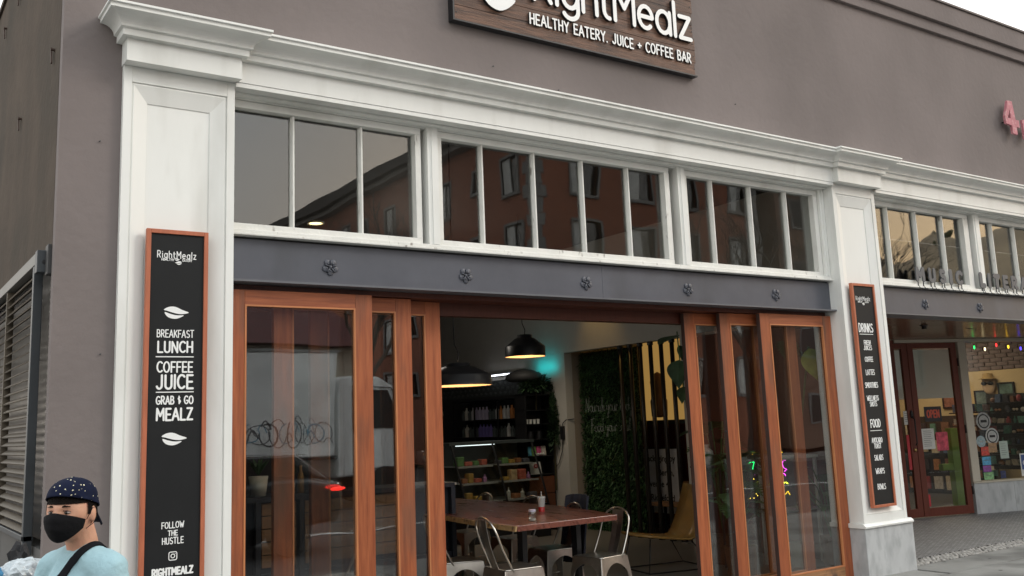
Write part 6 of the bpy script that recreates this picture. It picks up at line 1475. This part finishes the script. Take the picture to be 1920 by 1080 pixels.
for s_ in (1, -1):
    MB().tube([(HC.x + .035, s_ * .085, HC.z - .030), (HC.x + .006, s_ * .092, HC.z + .012), (HC.x - .016, s_ * .097, HC.z + .014), (HC.x - .022, s_ * .097, HC.z - .02), (HC.x - .005, s_ * .091, HC.z - .046), (HC.x + .032, s_ * .082, HC.z - .064)], .0014, 6).build('ear_loop', MATS['black_mask'], mo)
def turn(o):
    for c in o.children:
        if c.type == 'MESH' and c.name.split('.')[0] in ('eye', 'iris', 'eyelid', 'eyebrow', 'hair', 'crown', 'brim', 'button', 'face_mask', 'ear_loop'): c.data.transform(HR)
        turn(c)
turn(pr_)
# shirt, trousers, shoes, strap
def cloth(name, mb, m_, vox=.011, it=6, wr=0):
    o = mb.build(name, m_, pr_, smooth=True); q = o.modifiers.new('r', 'REMESH'); q.mode = 'VOXEL'; q.voxel_size = vox; q.use_smooth_shade = True; q = o.modifiers.new('s', 'SMOOTH'); q.factor = .5; q.iterations = it
    dg = bpy.context.evaluated_depsgraph_get(); me = bpy.data.meshes.new_from_object(o.evaluated_get(dg)); o.modifiers.clear(); o.data = me; me.polygons.foreach_set('use_smooth', [True] * len(me.polygons))
    if not me.materials: me.materials.append(m_)
    if wr:
        from mathutils import noise
        for v in me.vertices:
            c = v.co; fold = noise.noise(Vector((c.x * 9 + c.z * 5, c.y * 9, c.z * 12 - abs(c.y) * 18))) * wr + noise.noise(c * 30) * wr * .25
            v.co = c + v.normal * fold
    return o
m = MB()
chain(m, [(0, 0, .80), (0, 0, .95), (.012, 0, 1.09), (0, 0, 1.195)], [(.170, .125), (.155, .118), (.158, .118), (.115, .085)])
chain(m, [(-.008, 0, 1.19), (-.004, 0, 1.245)], [(.085, .075), (.066, .050)])
for s_ in (1, -1):
    chain(m, [(0, s_ * .04, 1.212), (-.002, s_ * .160, 1.172)], [(.072, .066), (.072, .068)], (1, 0, 0))
    chain(m, [(0, s_ * .166, 1.16), (0, s_ * .190, 1.07), (.002, s_ * .197, 1.03)], [(.070, .064), (.068, .062), (.070, .064)], (1, 0, 0))
shirt = cloth('t_shirt', m, mat('pale_blue_cotton', (.30, .46, .51), .85, var=.07, scale=5, bump=.5, bscale=40), .008, 5, .008)
m = MB(); chain(m, [(0, 0, .84), (0, 0, .74)], [(.160, .118), (.165, .12)])
for s_ in (1, -1): chain(m, [(0, s_ * .085, .74), (.012, s_ * .088, .42), (-.008, s_ * .088, .09)], [(.098, .10), (.072, .074), (.058, .062)], (1, 0, 0))
cloth('trousers', m, mat('dark_denim', (.02, .025, .04), .85), .012, 5, .004)
for s_ in (1, -1):
    m = MB(); chain(m, [(-.03, s_ * .087, .045), (.06, s_ * .092, .042), (.15, s_ * .098, .034)], [(.044, .042), (.046, .038), (.040, .028)], (0, 1, 0)); cloth('shoe', m, black_metal, .008, 3)
sp_ = MB(); pth = [(-.10, -.02, 1.16), (-.085, .045, 1.245), (-.03, .088, 1.300), (.035, .086, 1.293), (.085, .050, 1.225), (.125, .005, 1.14), (.132, -.055, 1.03), (.10, -.12, .92), (.02, -.165, .86), (-.09, -.11, .93), (-.115, -.06, 1.05), (-.10, -.02, 1.16)]
for k, p in enumerate(pth):
    p = Vector(p); q = Vector(pth[(k + 1) % len(pth)] if k < len(pth) - 1 else pth[1]); t__ = (q - p).normalized(); o_ = Vector((p.x, p.y, 0)); o_.z = .06 if p.z > 1.25 else 0; o_.normalize(); s_ = t__.cross(o_).normalized() * .021
    sp_.v += [tuple(p + s_ + o_ * .006), tuple(p - s_ + o_ * .006)]
for k in range(len(pth) - 1): sp_.f.append((2 * k, 2 * k + 1, 2 * k + 3, 2 * k + 2))
so = sp_.build('bag_strap', mat('black_webbing', (.008, .008, .010), .9, spec=.12), pr_, smooth=True); s5 = so.modifiers.new('sub', 'SUBSURF'); s5.levels = 3; s5.render_levels = 3; s7 = so.modifiers.new('w', 'SHRINKWRAP'); s7.target = shirt; s7.wrap_method = 'NEAREST_SURFACEPOINT'; s7.wrap_mode = 'OUTSIDE_SURFACE'; s7.offset = .006; s6 = so.modifiers.new('s', 'SOLIDIFY'); s6.thickness = .005
# cart with plastic bag beside the person
ct = thing('wire_cart', 'black wire shopping cart below the louvred screen', 'cart', (.62, 4.76, 0), R(4))
m = MB()
for z in (.55, .75, .95): 
    m.tube([(-.28, -.2, z), (.28, -.2, z), (.28, .2, z), (-.28, .2, z), (-.28, -.2, z)], .005, 5)
for k in range(9):
    x = -.28 + .07 * k; m.tube([(x, -.2, .95), (x, -.2, .5), (x, .2, .5), (x, .2, .95)], .003, 4)
m.build('basket', black_metal, ct)
m = MB()
for x in (-.26, .26):
    for y in (-.18, .18): m.tube([(x, y, .5), (x, y, .08)], .010, 6)
m.build('frame', black_metal, ct); MB().tube([(-.28, -.22, 1.05), (-.30, 0, 1.06), (-.28, .22, 1.05)], .014, 8).build('handle', black_metal, ct); MB().tube([(-.28, -.2, .95), (-.28, -.22, 1.05)], .008, 6).tube([(-.28, .2, .95), (-.28, .22, 1.05)], .008, 6).build('handle_stay', black_metal, ct)
for x in (-.26, .26):
    for y in (-.18, .18): q = MB().lathe([(.001, -.012), (.045, -.012), (.045, .012), (.001, .012)], (0, 0, 0), 14); q.xf(Matrix.Translation((x, y, .046)) @ Matrix.Rotation(R(90), 4, 'X')); q.build('wheel', black_metal, ct)
def crumple(name, c, r, seed, m_, lvl=4, amp=.28):
    b = bmesh.new(); bmesh.ops.create_icosphere(b, subdivisions=lvl, radius=1); from mathutils import noise
    for v in b.verts:
        p = v.co.copy(); d_ = 1 + amp * noise.noise(p * 2.2 + Vector((seed, 0, 0))) + amp * .7 * abs(noise.noise(p * 5.5 + Vector((0, seed, 0)))) + amp * .4 * abs(noise.noise(p * 13))
        v.co = Vector((p.x * r[0], p.y * r[1], p.z * r[2])) * d_
    me = bpy.data.meshes.new(name); b.to_mesh(me); b.free(); me.materials.append(m_); o = bpy.data.objects.new(name, me); COL.objects.link(o); o.location = c; return o
pl = mat('crinkled_clear_plastic', (.42, .47, .50), .15, var=.3, scale=14, blotch=((.12, .13, .14), 9), bump=.6, bscale=30)
bg_ = crumple('plastic_bag', (.665, 4.70, 1.035), (.105, .09, .072), 3, pl); tag(bg_, 'crumpled clear plastic bag heaped on the cart next to the person', 'bag')
bk_ = crumple('black_bag', (.67, 4.88, 1.065), (.045, .05, .085), 9, mat('black_fabric', (.01, .01, .012), .8), 3, .5); tag(bk_, 'black fabric bag behind the plastic bag under the louvred screen', 'bag')
bl_ = crumple('blue_pouch', (.555, 4.68, 1.03), (.035, .04, .06), 5, mat('blue_fabric', (.03, .16, .30), .7), 3, .3); tag(bl_, 'small blue pouch at the left edge of the cart', 'pouch')
# wires and weeds are below notice; finish
for o in list(bpy.data.objects):
    if o.type == 'MESH' and o.name.startswith('tmp'): bpy.data.objects.remove(o)
